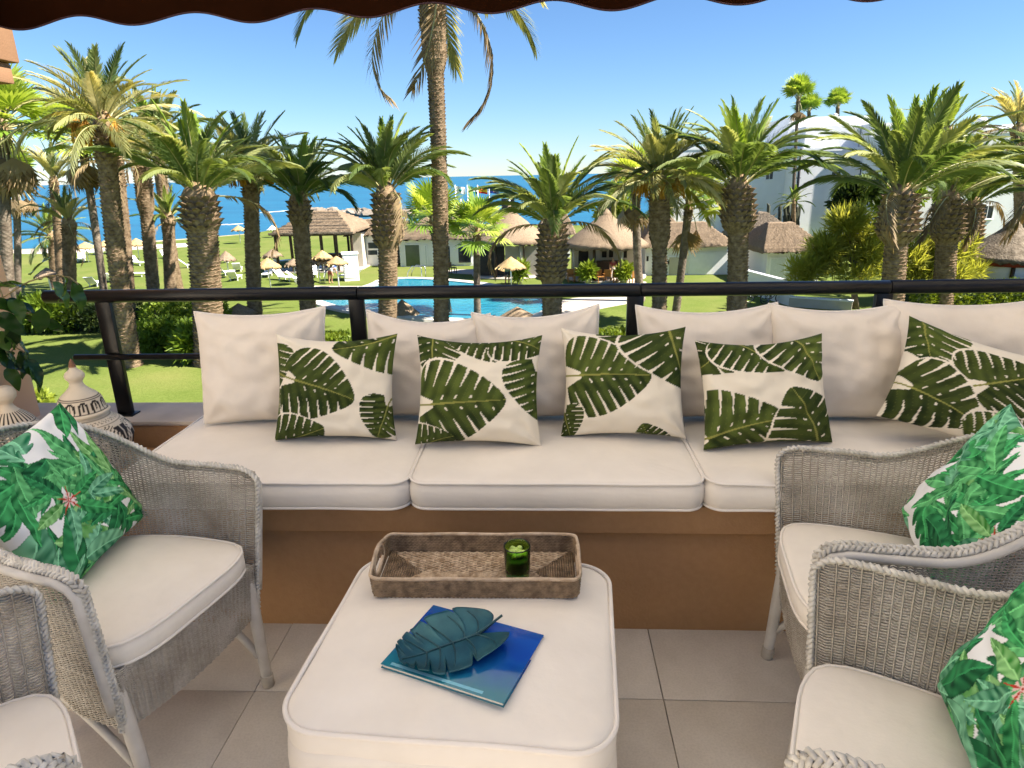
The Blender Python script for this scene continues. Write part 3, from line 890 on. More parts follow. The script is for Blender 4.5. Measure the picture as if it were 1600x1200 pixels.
# floor: plaited strands, mitred at both ends
fl_ = MB()
def strand(pts, r=.0027, seed=0, n=4):
    out = []; rad = []
    for i, p in enumerate(pts):
        out.append((p[0], p[1], p[2] + .0016*math.sin(i*1.57+seed))); rad.append(r*(.8+.35*(i % 2)))
    fl_.tube(out, rad, n)
nst = 33
for k in range(nst):
    y = lerp(-TD/2+.008, TD/2-.008, k/(nst-1))
    cut = TW/2 - .012 - (TD/2-abs(y))*.95
    m_ = int(2*cut/.0055)
    if m_ > 3: strand([(lerp(-cut, cut, q/m_), y, .0045) for q in range(m_+1)], .0030, k*1.57)
o_mid = part("tray_floor", fl_, M["rattan_light"], tr, kind="stuff")
fl_ = MB()
for sx_ in (-1, 1):
    for k in range(16):
        d_ = .008 + k*.0062
        x = sx_*(TW/2 - .006 - d_*.95); hh = TD/2 - .008 - d_*0 - 0
        hh = max(.004, (TD/2-.006) - d_*1.0 + .0)
        yy = TD/2 - .006 - d_ if False else None
        half = (TD/2 - .004)*(1 - k/16.5)
        m_ = max(3, int(2*half/.0075))
        strand([(sx_*(TW/2-.010-k*.0062), lerp(-half, half, q/m_), .0045) for q in range(m_+1)], .0031, k*1.57)
part("tray_floor_end", fl_, M["rattan"], tr, kind="stuff")
part("base_sheet", MB().bbox((-TW/2+.004, -TD/2+.004, .0), (TW/2-.004, TD/2-.004, .0025), .001), M["rattan"], tr)
# walls: stacked coils of wrapped strands, with a hand hole in each short side
wl = MB(); rows_ = 11
for k in range(rows_):
    z = .004 + k*.0048
    s_ = k/(rows_-1)
    ring_ = rrect(TW + .006*s_, TD + .006*s_, .024, n=6)
    fine = []
    for i in range(len(ring_)):
        a, b = Vector(ring_[i]), Vector(ring_[(i+1) % len(ring_)])
        m_ = max(1, int((b-a).length/.0048))
        for q in range(m_): fine.append(a.lerp(b, q/m_))
    hole = 3 <= k <= 8
    def inhole(p): return hole and abs(p.x) > TW/2-.012 and abs(p.y) < (.042 if 4 <= k <= 7 else .034)
    run = []; runs = []
    for p in fine + [fine[0]]:
        if inhole(p):
            if len(run) > 1: runs.append(run)
            run = []
        else: run.append(p)
    if len(run) > 1: runs.append(run)
    for rn in runs:
        wl.tube([(p.x, p.y, z + (.004*sstep(0, 1, (abs(p.x)-TW/2+.03)/.03) if k == rows_-1 else 0)) for p in rn], [.0031*(.78+.42*((i+k) % 2)) for i in range(len(rn))], 5)
part("tray_side", wl, M["rattan"], tr, kind="stuff")
rim_ = rrect(TW+.007, TD+.007, .025, n=6)
part("rim", MB().tube([(x, y, TH + .020*math.exp(-(y/.055)**4)*sstep(TW/2-.03, TW/2, abs(x)) + .001*math.sin(i*.9)) for i, (x, y) in enumerate(rim_)], .0052, 8, closed=True, flat=.8), M["rattan_rim"], tr)
for sx_ in (-1, 1):
    part("handle", MB().tube([(sx_*(TW/2+.002), .052*math.cos(a_), .036 + (.040 if math.sin(a_) > 0 else .019)*math.sin(a_)) for a_ in np.linspace(0, 2*PI, 29)[:-1]], .0046, 7, closed=True), M["rattan_rim"], tr)

# green glass tumbler with a candle and lime-coloured chips
t = NT("green_glass")
b = t.bsdf((0.38, 0.80, 0.10), 0.03, 0, 0.5, trans=1.0, ior=1.45); M["green_glass"] = t.m
mat_plain("dark_wax", (0.10, 0.28, 0.03), .35, .3, 40)
mat_plain("lime_chip", (0.62, 0.80, 0.22), .35, .25, 30)
cd = thing("candle_glass", "green glass tumbler with lime-coloured chips standing in the woven tray", "candle", (-0.078, 1.468, TZ+.0085))
part("glass", MB().lathe([(.0004, 0), (.026, .0), (.0305, .003), (.0325, .03), (.0345, .088), (.0342, .0905), (.0325, .0905), (.0318, .086), (.030, .03), (.027, .009), (.0004, .008)], 40, cap=False), M["green_glass"], cd)
part("wax", MB().lathe([(.0004, .0085), (.026, .0095), (.0292, .03), (.0303, .053), (.028, .058), (.0004, .059)], 28, cap=False), M["dark_wax"], cd)
rr = random.Random(3)
for k in range(15):
    a = k*2.4; r_ = .0225*math.sqrt((k+.3)/15)
    bm_ = MB().lathe([(.001, -.006), (.0068, -.0035), (.0082, .0008), (.005, .0052), (.001, .006)], 7)
    part("chip", bm_, M["lime_chip"], cd, loc=(r_*math.cos(a), r_*math.sin(a), .064+rr.uniform(0, .010)), rot=(rr.uniform(-.6, .6), rr.uniform(-.6, .6), a))

# book / magazine with a blue cover
t = NT("book_cover"); v = t.coords("Object")
sep = t.n("ShaderNodeSeparateXYZ"); t.l(v, sep.inputs[0])
fx = t.math('ADD', t.math('MULTIPLY', sep.outputs[1], 3.3), t.math('MULTIPLY', t.noise(v, 7, 5), .55))
c = t.ramp(fx, [(0.0, (0.012, 0.16, 0.22)), (0.16, (0.008, 0.11, 0.29)), (0.34, (0.003, 0.05, 0.34)), (0.62, (0.003, 0.07, 0.40)), (0.80, (0.012, 0.15, 0.30)), (0.93, (0.05, 0.28, 0.34))])
t.bsdf(c, 0.12, 0, 0.5, coat=.5); M["book_cover"] = t.m
mat_plain("paper", (0.70, 0.66, 0.58), .8, .08, 200)
ang = math.atan2(1.059-1.167, -0.104+0.366) + R(2)
bk = thing("picture_book", "thin blue-covered picture book lying askew on the ottoman under the leaf dish", "book", (-.182, 1.187, OT_H+.0205), (R(-1.2), R(0.6), ang))
BW, BD = .285, .222
part("pages", MB().bbox((-BW/2+.003, -BD/2+.003, .001), (BW/2-.003, BD/2-.002, .0085), .0008), M["paper"], bk)
part("cover", MB().bbox((-BW/2, -BD/2, .0085), (BW/2, BD/2, .0098), .0005), M["book_cover"], bk)
part("cover", MB().bbox((-BW/2, -BD/2, -.0003), (BW/2, BD/2, .001), .0004), M["book_cover"], bk, label="back cover lying on the ottoman")
part("spine", MB().bbox((-BW/2+.001, BD/2, -.0003), (BW/2-.001, BD/2+.0016, .0098), .0006), M["book_cover"], bk)
part("title_strip", MB().box((-BW/2+.02, -BD/2+.006, .00985), (BW/2-.05, -BD/2+.014, .00995)), mat_plain("pale_cyan", (.22, .50, .60), .3), bk, smooth=False)

# leaf dish: a shallow metal leaf with split margin, raised ribs and a stalk
t = NT("dish_glaze"); v = t.coords("Object")
c = t.ramp(t.noise(v, 14, 6), [(0.25, (0.008, 0.042, 0.058)), (0.5, (0.018, 0.088, 0.115)), (0.75, (0.038, 0.145, 0.17))])
t.bsdf(c, .36, .35, .5, t.bump(t.noise(v, 90, 4), .3, .002)); M["dish_glaze"] = t.m
mat_plain("dish_rib", (.03, .085, .10), .4, .3, 60, metallic=.3)
ld = thing("leaf_dish", "teal blue metal dish shaped like a split leaf with stalk, lying on the blue book", "dish", (-.150, 1.232, OT_H+.0315), (R(0), R(0), R(211)))
LL = .19
notches = {1: [(.26, .10), (.48, .14), (.66, .14), (.82, .12), (.92, .1)], -1: [(.20, .08), (.42, .12), (.62, .14), (.78, .12), (.90, .1)]}
def leaf_w(a, sd):
    w_ = .092*max(0, math.cos((a-.30)*1.75))**.6*max(0, 1-a**5)**.5*(.62+.38*math.sqrt(min(1, a/.14)))
    for c_, dp in notches[sd]:
        x = (a-c_)/.012
        if abs(x) < 3: w_ *= 1 - min(.36, dp*2.6)*math.exp(-x*x)
    return max(.0012, w_*(1+.03*math.sin(a*23+sd)))
def leaf_z(a, b, sd):
    return .006 + .012*abs(b)**3 + .004*(1-a)**2*abs(b) + .006*math.sin(a*9+sd)*abs(b)**2 + .012*max(0, a-.75)*4*.5
mb = MB(); na, nb_ = 150, 13
for a_i in range(na):
    a = a_i/(na-1)
    for b_i in range(-nb_, nb_+1):
        b = b_i/nb_; sd = 1 if b >= 0 else -1
        w_ = leaf_w(a, sd)
        xx = a*LL + abs(b)*w_*.30 - .062*max(0, 1-a/.45)**1.3*math.sin(abs(b)*1.9)
        mb.v.append((xx, b*w_, leaf_z(a, b, sd)))
row = 2*nb_+1
for i in range(na-1):
    for j in range(row-1):
        q = i*row+j; mb.f.append((q, q+1, q+row+1, q+row))
nvt = len(mb.v); nft = len(mb.f)
mb.v += [(x, y, z-.0022) for x, y, z in mb.v]
mb.f += [tuple(k+nvt for k in reversed(f)) for f in mb.f[:nft]]
bd = [i*row for i in range(na)] + [(na-1)*row+j for j in range(1, row)] + [i*row+row-1 for i in range(na-2, -1, -1)] + [j for j in range(row-2, 0, -1)]
for i in range(len(bd)):
    a, b = bd[i], bd[(i+1) % len(bd)]; mb.f.append((a, b, b+nvt, a+nvt))
blade = part("blade", mb, M["dish_glaze"], ld)
part("midrib", MB().tube([(a*LL, 0, leaf_z(a, 0, 1)+.0012) for a in np.linspace(0, .97, 22)], list(np.linspace(.0032, .0012, 22)), 7), M["dish_rib"], blade)
for sd in (1, -1):
    for a0 in (.06, .20, .36, .52, .68):
        pts = []
        for q in range(11):
            b = q/10*.82; a = a0 + .02*b + .05*b*b
            w_ = .092*max(0, math.cos((a-.30)*1.75))**.6*max(0, 1-a**5)**.5
            pts.append((a*LL + b*w_*.30 - .062*max(0, 1-a/.45)**1.3*math.sin(b*1.9), sd*b*w_, leaf_z(a, b, sd)+.0010))
        part("rib", MB().tube(pts, list(np.linspace(.0021, .0010, 11)), 6), M["dish_rib"], blade)
part("stalk", MB().tube([(.004, 0, .0085), (-.014, .001, .016), (-.034, .002, .026), (-.052, .004, .036)], [.0034, .003, .0027, .0030], 8), M["dish_rib"], ld)

# ------------------------------------------------------------------ painted jars on the corner plinth
cp = thing("corner_plinth", "low ochre plastered corner shelf under the painted jars", "shelf", (-1.9, 2.21, 0))
edges_sharp(part("shelf_body", MB().bbox((-0.7, -0.2, -0.011), (0.52, 0.205, .40), .008), M["stucco"], cp))
CRM, BLK = np.array((.66, .57, .44)), np.array((.018, .013, .011))
tmat = NT("painted_clay"); vc = tmat.n("ShaderNodeVertexColor", layer_name="Col"); v = tmat.coords("Object")
cc_ = tmat.mix(.3, vc.outputs[0], tmat.ramp(tmat.noise(v, 25, 5), [(.3, (.75, .7, .62)), (.7, (1, 1, 1))]), 'MULTIPLY')
tmat.bsdf(cc_, .6, 0, .3, tmat.bump(tmat.noise(v, 120, 3), .25, .002)); M["painted_clay"] = tmat.m
def arcs_pattern(th, s_, n, rings=4, lw=.58):
    """rows of nested arches: th in turns, s_ 0..1 up the band"""
    x = (th*n) % 1.0 - .5
    r_ = np.hypot(x*1.15, s_*.62)
    return ((r_*rings*1.7) % 1.0 < lw) & (r_ < .60)
def lathe_painted(prof, n, fn):
    prof2 = []
    for (r0, z0), (r1, z1) in zip(prof[:-1], prof[1:]):
        m_ = max(1, int(math.hypot(r1-r0, z1-z0)/.0035))
        for q in range(m_): prof2.append((lerp(r0, r1, q/m_), lerp(z0, z1, q/m_)))
    prof2.append(prof[-1])
    mb = MB().lathe(prof2, n, cap=False)
    V = np.array(mb.v)
    th = (np.arctan2(V[:, 1], V[:, 0])/(2*PI)) % 1.0
    return mb, fn(th, V[:, 2], np.hypot(V[:, 0], V[:, 1]))
def jar_body_col(th, z, r_):
    col = np.tile(CRM, (len(z), 1)).astype(float)
    s_ = np.clip((z-.03)/.155, 0, 1)
    x = (th*8) % 1.0
    # leaning arches with black almond fields between white stripes
    d1 = np.abs(x-.5)*2
    arch = np.sqrt(np.clip(1-s_**1.6, 0, 1))
    band = (z > .03) & (z < .186)
    st = (np.abs(((d1 - arch)*6.5) % 1.0 - .5) < .19) & (np.abs(d1-arch) < .32)
    fld = (d1 > arch+.10) & (s_ < .93) & (np.abs(d1-1) > .10)
    inn = (d1 < arch*.42) & (s_ < .72)
    m_ = band & (st | fld | inn); col[m_] = BLK
    lace = (z > .193) & (z < .207) & (np.sin(th*2*PI*44 + np.sin(z*900))*np.sin(z*520) > .35); col[lace] = BLK*3+CRM*.25
    for zc in (.189, .210): col[np.abs(z-zc) < .0016] = CRM*.35
    return col
def jar_lid_col(th, z, r_):
    col = np.tile(CRM, (len(z), 1)).astype(float)
    band = (z > .016) & (z < .060)
    x = (th*11) % 1.0; s_ = (z-.018)/.040
    arch = (np.abs(np.hypot((x-.5)*2.2, np.clip(s_-.35, 0, 1)*1.1)-.62) < .12) & (s_ < .97)
    bars = (np.abs((th*33) % 1.0-.5) < .18) & (s_ > .1) & (s_ < .75)
    m_ = band & (arch | bars); col[m_] = BLK
    for zc in (.014, .060, .066): col[np.abs(z-zc) < .0014] = BLK*2
    tip = z > .178; col[tip] = np.array((.22, .11, .06))
    return col
jar = thing("lidded_jar", "cream and black painted pot-bellied jar with domed lid and tall pointed knob", "jar", (-1.715, 2.21, .4005))
bprof = [(.001, 0), (.075, 0), (.088, .012), (.118, .045), (.142, .085), (.150, .12), (.143, .155), (.118, .185), (.088, .207), (.078, .215), (.076, .225)]
mb, c = lathe_painted(bprof, 150, jar_body_col); bo = part("pot_body", mb, M["painted_clay"], jar, color=c)
lprof = [(.088, .0), (.090, .006), (.082, .013), (.078, .02), (.074, .04), (.069, .058), (.058, .072), (.040, .088), (.026, .103), (.021, .118), (.024, .126), (.0315, .136), (.033, .146), (.028, .157), (.017, .165), (.0125, .170), (.011, .182), (.0065, .198), (.0005, .207)]
mb, c = lathe_painted(lprof, 150, jar_lid_col); part("lid", mb, M["painted_clay"], jar, color=c, loc=(0, 0, .224))
def jar2_col(th, z, r_):
    col = np.tile(CRM*1.03, (len(z), 1)).astype(float)
    b1 = (z > .0) & (z < .10)
    s_ = np.clip((z-.02)/.08, 0, 1)
    col[b1 & arcs_pattern(th, s_, 6, 4)] = BLK
    b2 = (z > .105) & (z < .145)
    col[b2 & (np.abs((th*30) % 1.0-.5) < .22)] = BLK
    col[np.abs(z-.102) < .0016] = BLK
    return col
j2 = thing("lidded_jar", "small cream jar with black concentric arches and a round ball knob at the left edge", "jar", (-1.985, 2.19, .4005))
mb, c = lathe_painted([(.001, 0), (.065, 0), (.085, .015), (.098, .05), (.100, .07), (.099, .095)], 120, lambda th, z, r_: np.tile(CRM, (len(z), 1)).astype(float)); part("pot_body", mb, M["painted_clay"], j2, color=c)
mb, c = lathe_painted([(.101, 0), (.102, .006), (.100, .02), (.096, .05), (.086, .085), (.072, .11), (.052, .132), (.032, .148), (.022, .162), (.020, .172), (.027, .182), (.037, .195), (.040, .21), (.035, .226), (.022, .237), (.0005, .241)], 150, jar2_col); part("lid", mb, M["painted_clay"], j2, color=c, loc=(0, 0, .0955))

# ------------------------------------------------------------------ vine hanging in from the left
mat_leaf("vine_leaf", [(0.1, (.008, .028, .006)), (0.5, (.02, .06, .011)), (0.9, (.06, .13, .02))], .25, .22, True, 8)
mat_plain("vine_stem", (.20, .17, .08), .6, .25, 40)
vn = thing("climbing_vine", "glossy dark green climbing vine hanging in front of the peach pillar", "vine", (-1.95, 2.26, .95))
def vine_leaf_mesh(L, W, curl):
    mb = MB(); n = 12
    for i in range(n+1):
        a = i/n; w_ = W*math.sin(PI*a**.8)**.75*(1-.2*a)
        for b in (-1, -.5, 0, .5, 1):
            mb.v.append((a*L, b*w_, .16*abs(b)*w_ - curl*a*a*L + .004*math.sin(a*12)*abs(b)))
    for i in range(n):
        for j in range(4):
            q = i*5+j; mb.f.append((q, q+1, q+6, q+5))
    return mb.mesh("leaf", M["vine_leaf"])
VL = [vine_leaf_mesh(.105, .033, .25), vine_leaf_mesh(.088, .029, .5), vine_leaf_mesh(.115, .035, .12)]
rr = random.Random(12)
o0 = Vector((-1.95, 2.26, .95))
def vpt(px, py, y): return at(px, py, y) - o0
stems = [[(-30, 400), (-5, 440), (5, 465), (25, 452), (45, 440), (70, 432)], [(70, 432), (90, 430), (110, 434), (122, 444)], [(3, 462), (12, 480), (28, 490), (29, 510), (27, 540), (15, 552)], [(-20, 500), (0, 520), (20, 540), (40, 552), (45, 575)], [(28, 492), (50, 488), (70, 492), (85, 505)], [(-20, 430), (0, 445), (-5, 500), (-10, 560)]]
for sidx, stp in enumerate(stems):
    P = [vpt(x, y, 2.27 + .03*sidx - .02*k) for k, (x, y) in enumerate(stp)]
    part("stem", MB().tube(P, .0026, 6), M["vine_stem"], vn)
spots = [(82, 440, -60), (100, 432, -85), (113, 440, -80), (8, 468, -20), (20, 468, -30), (35, 497, -25), (62, 482, -100), (82, 497, -110), (-5, 490, -40), (5, 505, -70), (18, 515, -100), (-8, 520, -20), (30, 548, -70), (15, 548, -110), (40, 560, -60), (0, 540, -60), (10, 575, -50), (-5, 560, -30), (5, 445, 10), (-10, 470, -15), (48, 430, 40), (45, 572, -60), (22, 495, -140), (-10, 450, 10), (-15, 535, -40), (25, 530, -40)]
for k, (x, y, a) in enumerate(spots):
    p = vpt(x, y, 2.26 + rr.uniform(-.06, .08))
    obj("leaf", VL[k % 3], vn, p, (rr.uniform(-.7, .7), -R(a)*1.0, rr.uniform(-.9, .9)))
# ------------------------------------------------------------------ garden ground, pool, shore, sea
GK = 0.74
t = NT("grass"); v = t.coords("Object")
c = t.ramp(t.noise(v, .35, 6, .6), [(.3, (.110, .148, .030)), (.5, (.138, .175, .040)), (.7, (.170, .192, .052))])
c = t.mix(.7, c, t.ramp(t.noise(v, 7, 5, .7), [(.3, (.55, .62, .42)), (.65, (1, 1, 1))]), 'MULTIPLY')
c = t.mix(t.ramp(t.noise(v, .12, 4, .65), [(.50, 0.0), (.72, .55)]), c, (.20, .19, .065))
t.bsdf(c, .95, 0, .1, t.bump(t.noise(v, 14, 5), .5, .05)); M["grass"] = t.m
mat_noise("sand", (.48, .40, .29), (.62, .54, .41), 1.5, .95, .4, 8, .05, .1)
mat_noise("paving", (.58, .50, .42), (.68, .60, .52), 1.2, .85, .2, 6, .02, .2)
mat_noise("pool_coping", (.70, .66, .60), (.78, .74, .68), 2, .7, .2, 8, .01, .3)
t = NT("pool_water"); v = t.coords("Object")
c = t.ramp(t.noise(v, .25, 3), [(.3, (.010, .15, .25)), (.7, (.035, .26, .33))])
t.bsdf(c, .06, 0, .4, t.bump(t.noise(v, 2.6, 4), .3, .15)); M["pool_water"] = t.m
t = NT("sea_water"); v = t.coords("Object")
mp = t.n("ShaderNodeMapping"); mp.inputs["Scale"].default_value = (.012, .05, 1); t.l(v, mp.inputs[0])
big = t.noise(mp.outputs[0], 1.0, 5)
mp2 = t.n("ShaderNodeMapping"); mp2.inputs["Scale"].default_value = (.09, .28, 1); t.l(v, mp2.inputs[0])
c = t.ramp(big, [(.3, (.004, .078, .155)), (.55, (.006, .108, .195)), (.75, (.010, .138, .23))])
foam = t.ramp(t.noise(mp2.outputs[0], 1.0, 6, .7), [(.70, 0.0), (.76, 1.0)])
c = t.mix(t.math('MULTIPLY', foam, .35), c, (.5, .62, .68))
t.bsdf(c, .32, 0, .25, t.bump(t.noise(mp2.outputs[0], 1.0, 6, .6), .5, .6)); M["sea_water"] = t.m
mat_noise("rock", (.22, .18, .14), (.42, .36, .29), 1.2, .9, .6, 5, .1, .2)
mat_noise("foam", (.75, .78, .8), (.85, .87, .88), 2, .9, .2, 5, .05, .1)

def sheet(name, pts, z0, z1, mat):
    """flat polygon slab from z0 up to z1"""
    n = len(pts); mb = MB()
    mb.v = [(p[0], p[1], z1) for p in pts] + [(p[0], p[1], z0) for p in pts]
    mb.f = [tuple(range(n))] + [(i, i+n, (i+1) % n + n, (i+1) % n) for i in range(n)]
    bm = bmesh.new(); me = mb.mesh(name, mat, smooth=False); bm.from_mesh(me)
    bmesh.ops.recalc_face_normals(bm, faces=bm.faces); bmesh.ops.triangulate(bm, faces=[f for f in bm.faces if len(f.verts) > 4])
    bm.to_mesh(me); bm.free()
    return obj(name, me)
def G(px, py): p = gnd(px, py); return (p.x, p.y)
SEA_Z = -8.0
shore = [G(-350, 399), G(-100, 394), G(60, 388), G(180, 380), G(300, 372), G(400, 364), G(440, 356), G(480, 349), G(540, 348), G(600, 348), G(700, 349), G(800, 351), G(900, 352), G(1010, 350)]
far_r = [(45, 125), (120, 150), (320, 170), (320, 2.85), (-140, 2.85), (-140, shore[0][1])]
gr_pts = shore + far_r
tag(sheet("lawn", gr_pts, GZ-3.5, GZ, M["grass"]), "sunlit lawn of the garden with palm shadows", "lawn", kind="structure")
sand_in = [(x, y-4.5-3*math.sin(i)) for i, (x, y) in enumerate(shore[:7])]
tag(sheet("beach", [(x, y-.5) for x, y in shore[:7]] + sand_in[::-1], GZ+.001, GZ+.006, M["sand"]), "pale sandy beach strip", "beach", kind="structure")
sea = MB()
ys = [45, 80, 120, 200, 350, 700, 1500, 4000, 12000, 60000]
for y in ys:
    for x in (-1, -.3, 0, .3, 1): sea.v.append((x*max(400, y*1.6), y, SEA_Z))
for j in range(len(ys)-1):
    for i in range(4):
        a = j*5+i; sea.f.append((a, a+1, a+6, a+5))
tag(part("sea", sea, M["sea_water"], smooth=False), "blue sea reaching to the horizon", "sea", kind="structure")
for k, (xa, ya, xb, yb) in enumerate(((405, 333, 452, 329), (330, 352, 380, 350), (560, 330, 700, 331))):
    a, b = gnd(xa, ya, SEA_Z), gnd(xb, yb, SEA_Z); mb = MB(); d = (b-a); nrm = Vector((-d.y, d.x, 0)).normalized()
    for i in range(25):
        s_ = i/24; w_ = (1.0+1.2*nz(i*.7, k))*math.sin(PI*s_)*1.6; p = a + d*s_ + nrm*2*nz(i*.4, k*3)
        mb.v += [tuple(p+nrm*w_+Vector((0, 0, .03))), tuple(p-nrm*w_+Vector((0, 0, .03))), tuple(p+Vector((0, 0, .12)))]
    for i in range(24):
        q = i*3; mb.f += [(q, q+3, q+5, q+2), (q+2, q+5, q+4, q+1)]
    tag(part("surf", mb, M["foam"]), "white surf line on the sea", "surf", kind="stuff")

# breakwater: single boulders
rr = random.Random(5)
def rock_mesh(seed):
    bm = bmesh.new(); bmesh.ops.create_icosphere(bm, subdivisions=2, radius=1)
    for v_ in bm.verts:
        n_ = nz(v_.co.x*1.3+seed*9, v_.co.y*1.3, v_.co.z*1.3)*.5 + nz(v_.co.x*3, v_.co.y*3+seed, v_.co.z*3)*.15
        v_.co *= 1+n_; v_.co.z *= .7
    me = bpy.data.meshes.new("boulder"); bm.to_mesh(me); bm.free(); me.materials.append(M["rock"]); return me
RK = [rock_mesh(k) for k in range(6)]
for k in range(76):
    s_ = k/76
    px_ = lerp(488, 790, s_) + rr.uniform(-2, 2); py_ = 333.5 + rr.uniform(-1.2, 2.2) - (4 if s_ < .12 else 0)*(.12-s_)*6
    p = gnd(px_, py_, SEA_Z+.4)
    o = obj("breakwater_boulder", RK[k % 6], None, p, (rr.uniform(-.4, .4), rr.uniform(-.4, .4), rr.uniform(0, 6)))
    sc = rr.uniform(1.3, 2.4); o.scale = (sc*rr.uniform(.8, 1.3), sc, sc*rr.uniform(.7, 1.0))
    tag(o, "grey-brown boulder in the breakwater line beyond the thatched roofs", "boulder", "boulders of the breakwater")

POOL = [G(*p) for p in ((492, 467), (515, 477), (560, 487), (620, 495), (700, 500), (780, 501), (842, 494), (855, 478), (846, 463), (800, 454), (750, 446), (705, 441), (650, 437), (606, 438), (594, 446), (560, 456), (520, 460))]
cxp = sum(p[0] for p in POOL)/len(POOL); cyp = sum(p[1] for p in POOL)/len(POOL)
def smooth_poly(P, it=2):
    for _ in range(it):
        Q = []
        for i in range(len(P)):
            a, b = P[i], P[(i+1) % len(P)]
            Q += [(a[0]*.75+b[0]*.25, a[1]*.75+b[1]*.25), (a[0]*.25+b[0]*.75, a[1]*.25+b[1]*.75)]
        P = Q
    return P
POOL = smooth_poly(POOL)
def off_poly(P, d):
    out = []
    for i in range(len(P)):
        a, b = P[i-1], P[(i+1) % len(P)]; tx, ty = b[0]-a[0], b[1]-a[1]; L = math.hypot(tx, ty)
        nx_, ny_ = ty/L, -tx/L
        if (P[i][0]-cxp)*nx_ + (P[i][1]-cyp)*ny_ < 0: nx_, ny_ = -nx_, -ny_
        out.append((P[i][0]+nx_*d, P[i][1]+ny_*d))
    return out
tag(sheet("pool_water", POOL, GZ+.004, GZ+.05, M["pool_water"]), "turquoise swimming pool water", "pool", kind="structure")
mb = MB(); n = len(POOL)
for d_, z in ((.02, GZ+.002), (.0, GZ+.12), (.75, GZ+.12), (.8, GZ+.002)):
    mb.v += [(x, y, z) for x, y in off_poly(POOL, d_)]
for k in range(3):
    for i in range(n):
        j = (i+1) % n; mb.f.append((k*n+i, k*n+j, (k+1)*n+j, (k+1)*n+i))
tag(part("pool_coping", mb, M["pool_coping"], smooth=False), "pale stone edge round the pool", "pool edge", kind="structure")
def path(name, pxs, label, z=.008):
    return tag(sheet(name, smooth_poly([G(*p) for p in pxs], 2), GZ+.002, GZ+z, M["paving"]), label, "path", kind="structure")
path("path", ((868, 468), (940, 462), (1008, 461), (1008, 470), (940, 482), (880, 496), (800, 510), (690, 516), (600, 520), (595, 512), (700, 509), (800, 506), (862, 494)), "pale pink paved path curving round the right end of the pool")
path("path", ((470, 446), (520, 447), (588, 447), (590, 452), (540, 453), (470, 451)), "narrow pale path left of the pool", .012)
path("path", ((20, 391), (200, 384), (330, 378), (330, 384), (200, 391), (20, 399)), "pale promenade behind the beach on the left", .016)
path("path", ((690, 428), (850, 431), (1010, 445), (1010, 438), (850, 422), (700, 420)), "shaded paved terrace in front of the restaurant huts", .012)
# ------------------------------------------------------------------ palms
GK = 1.55
GREEN = [(0.05, (.046, .076, .022)), (.35, (.086, .128, .038)), (.65, (.150, .188, .066)), (.95, (.28, .29, .13))]
OLIVE = [(0.05, (.095, .112, .040)), (.4, (.185, .195, .075)), (.7, (.30, .285, .130)), (.95, (.46, .41, .235))]
mat_leaf("frond_green", GREEN, .48, .42); mat_leaf("frond_olive", OLIVE, .45, .5)
mat_leaf("frond_young", [(0, (.10, .155, .020)), (.5, (.17, .24, .036)), (1, (.28, .32, .07))], .42, .4)
mat_leaf("frond_dead", [(0, (.08, .052, .026)), (.5, (.155, .108, .056)), (1, (.24, .18, .10))], .25, .7)
mat_leaf("fan_green", [(0, (.06, .125, .018)), (.45, (.16, .24, .034)), (1, (.33, .37, .08))], .42, .38)
GK = 0.92
mat_noise("rachis", (.36, .33, .14), (.52, .46, .24), 3, .5, .1)
mat_noise("palm_bark", (.13, .085, .05), (.36, .265, .17), 5, .9, .6, 30, .02, .15, detail=8, stops=(.3, .72))
mat_noise("palm_bark_grey", (.13, .10, .075), (.30, .245, .19), 4, .9, .5, 22, .02, .15, detail=8)
mat_noise("palm_boot", (.15, .095, .05), (.42, .30, .18), 6, .85, .5, 30, .02, .15, detail=8, stops=(.3, .72))
mat_noise("date_fruit", (.42, .19, .02), (.58, .31, .05), 6, .6, .1)

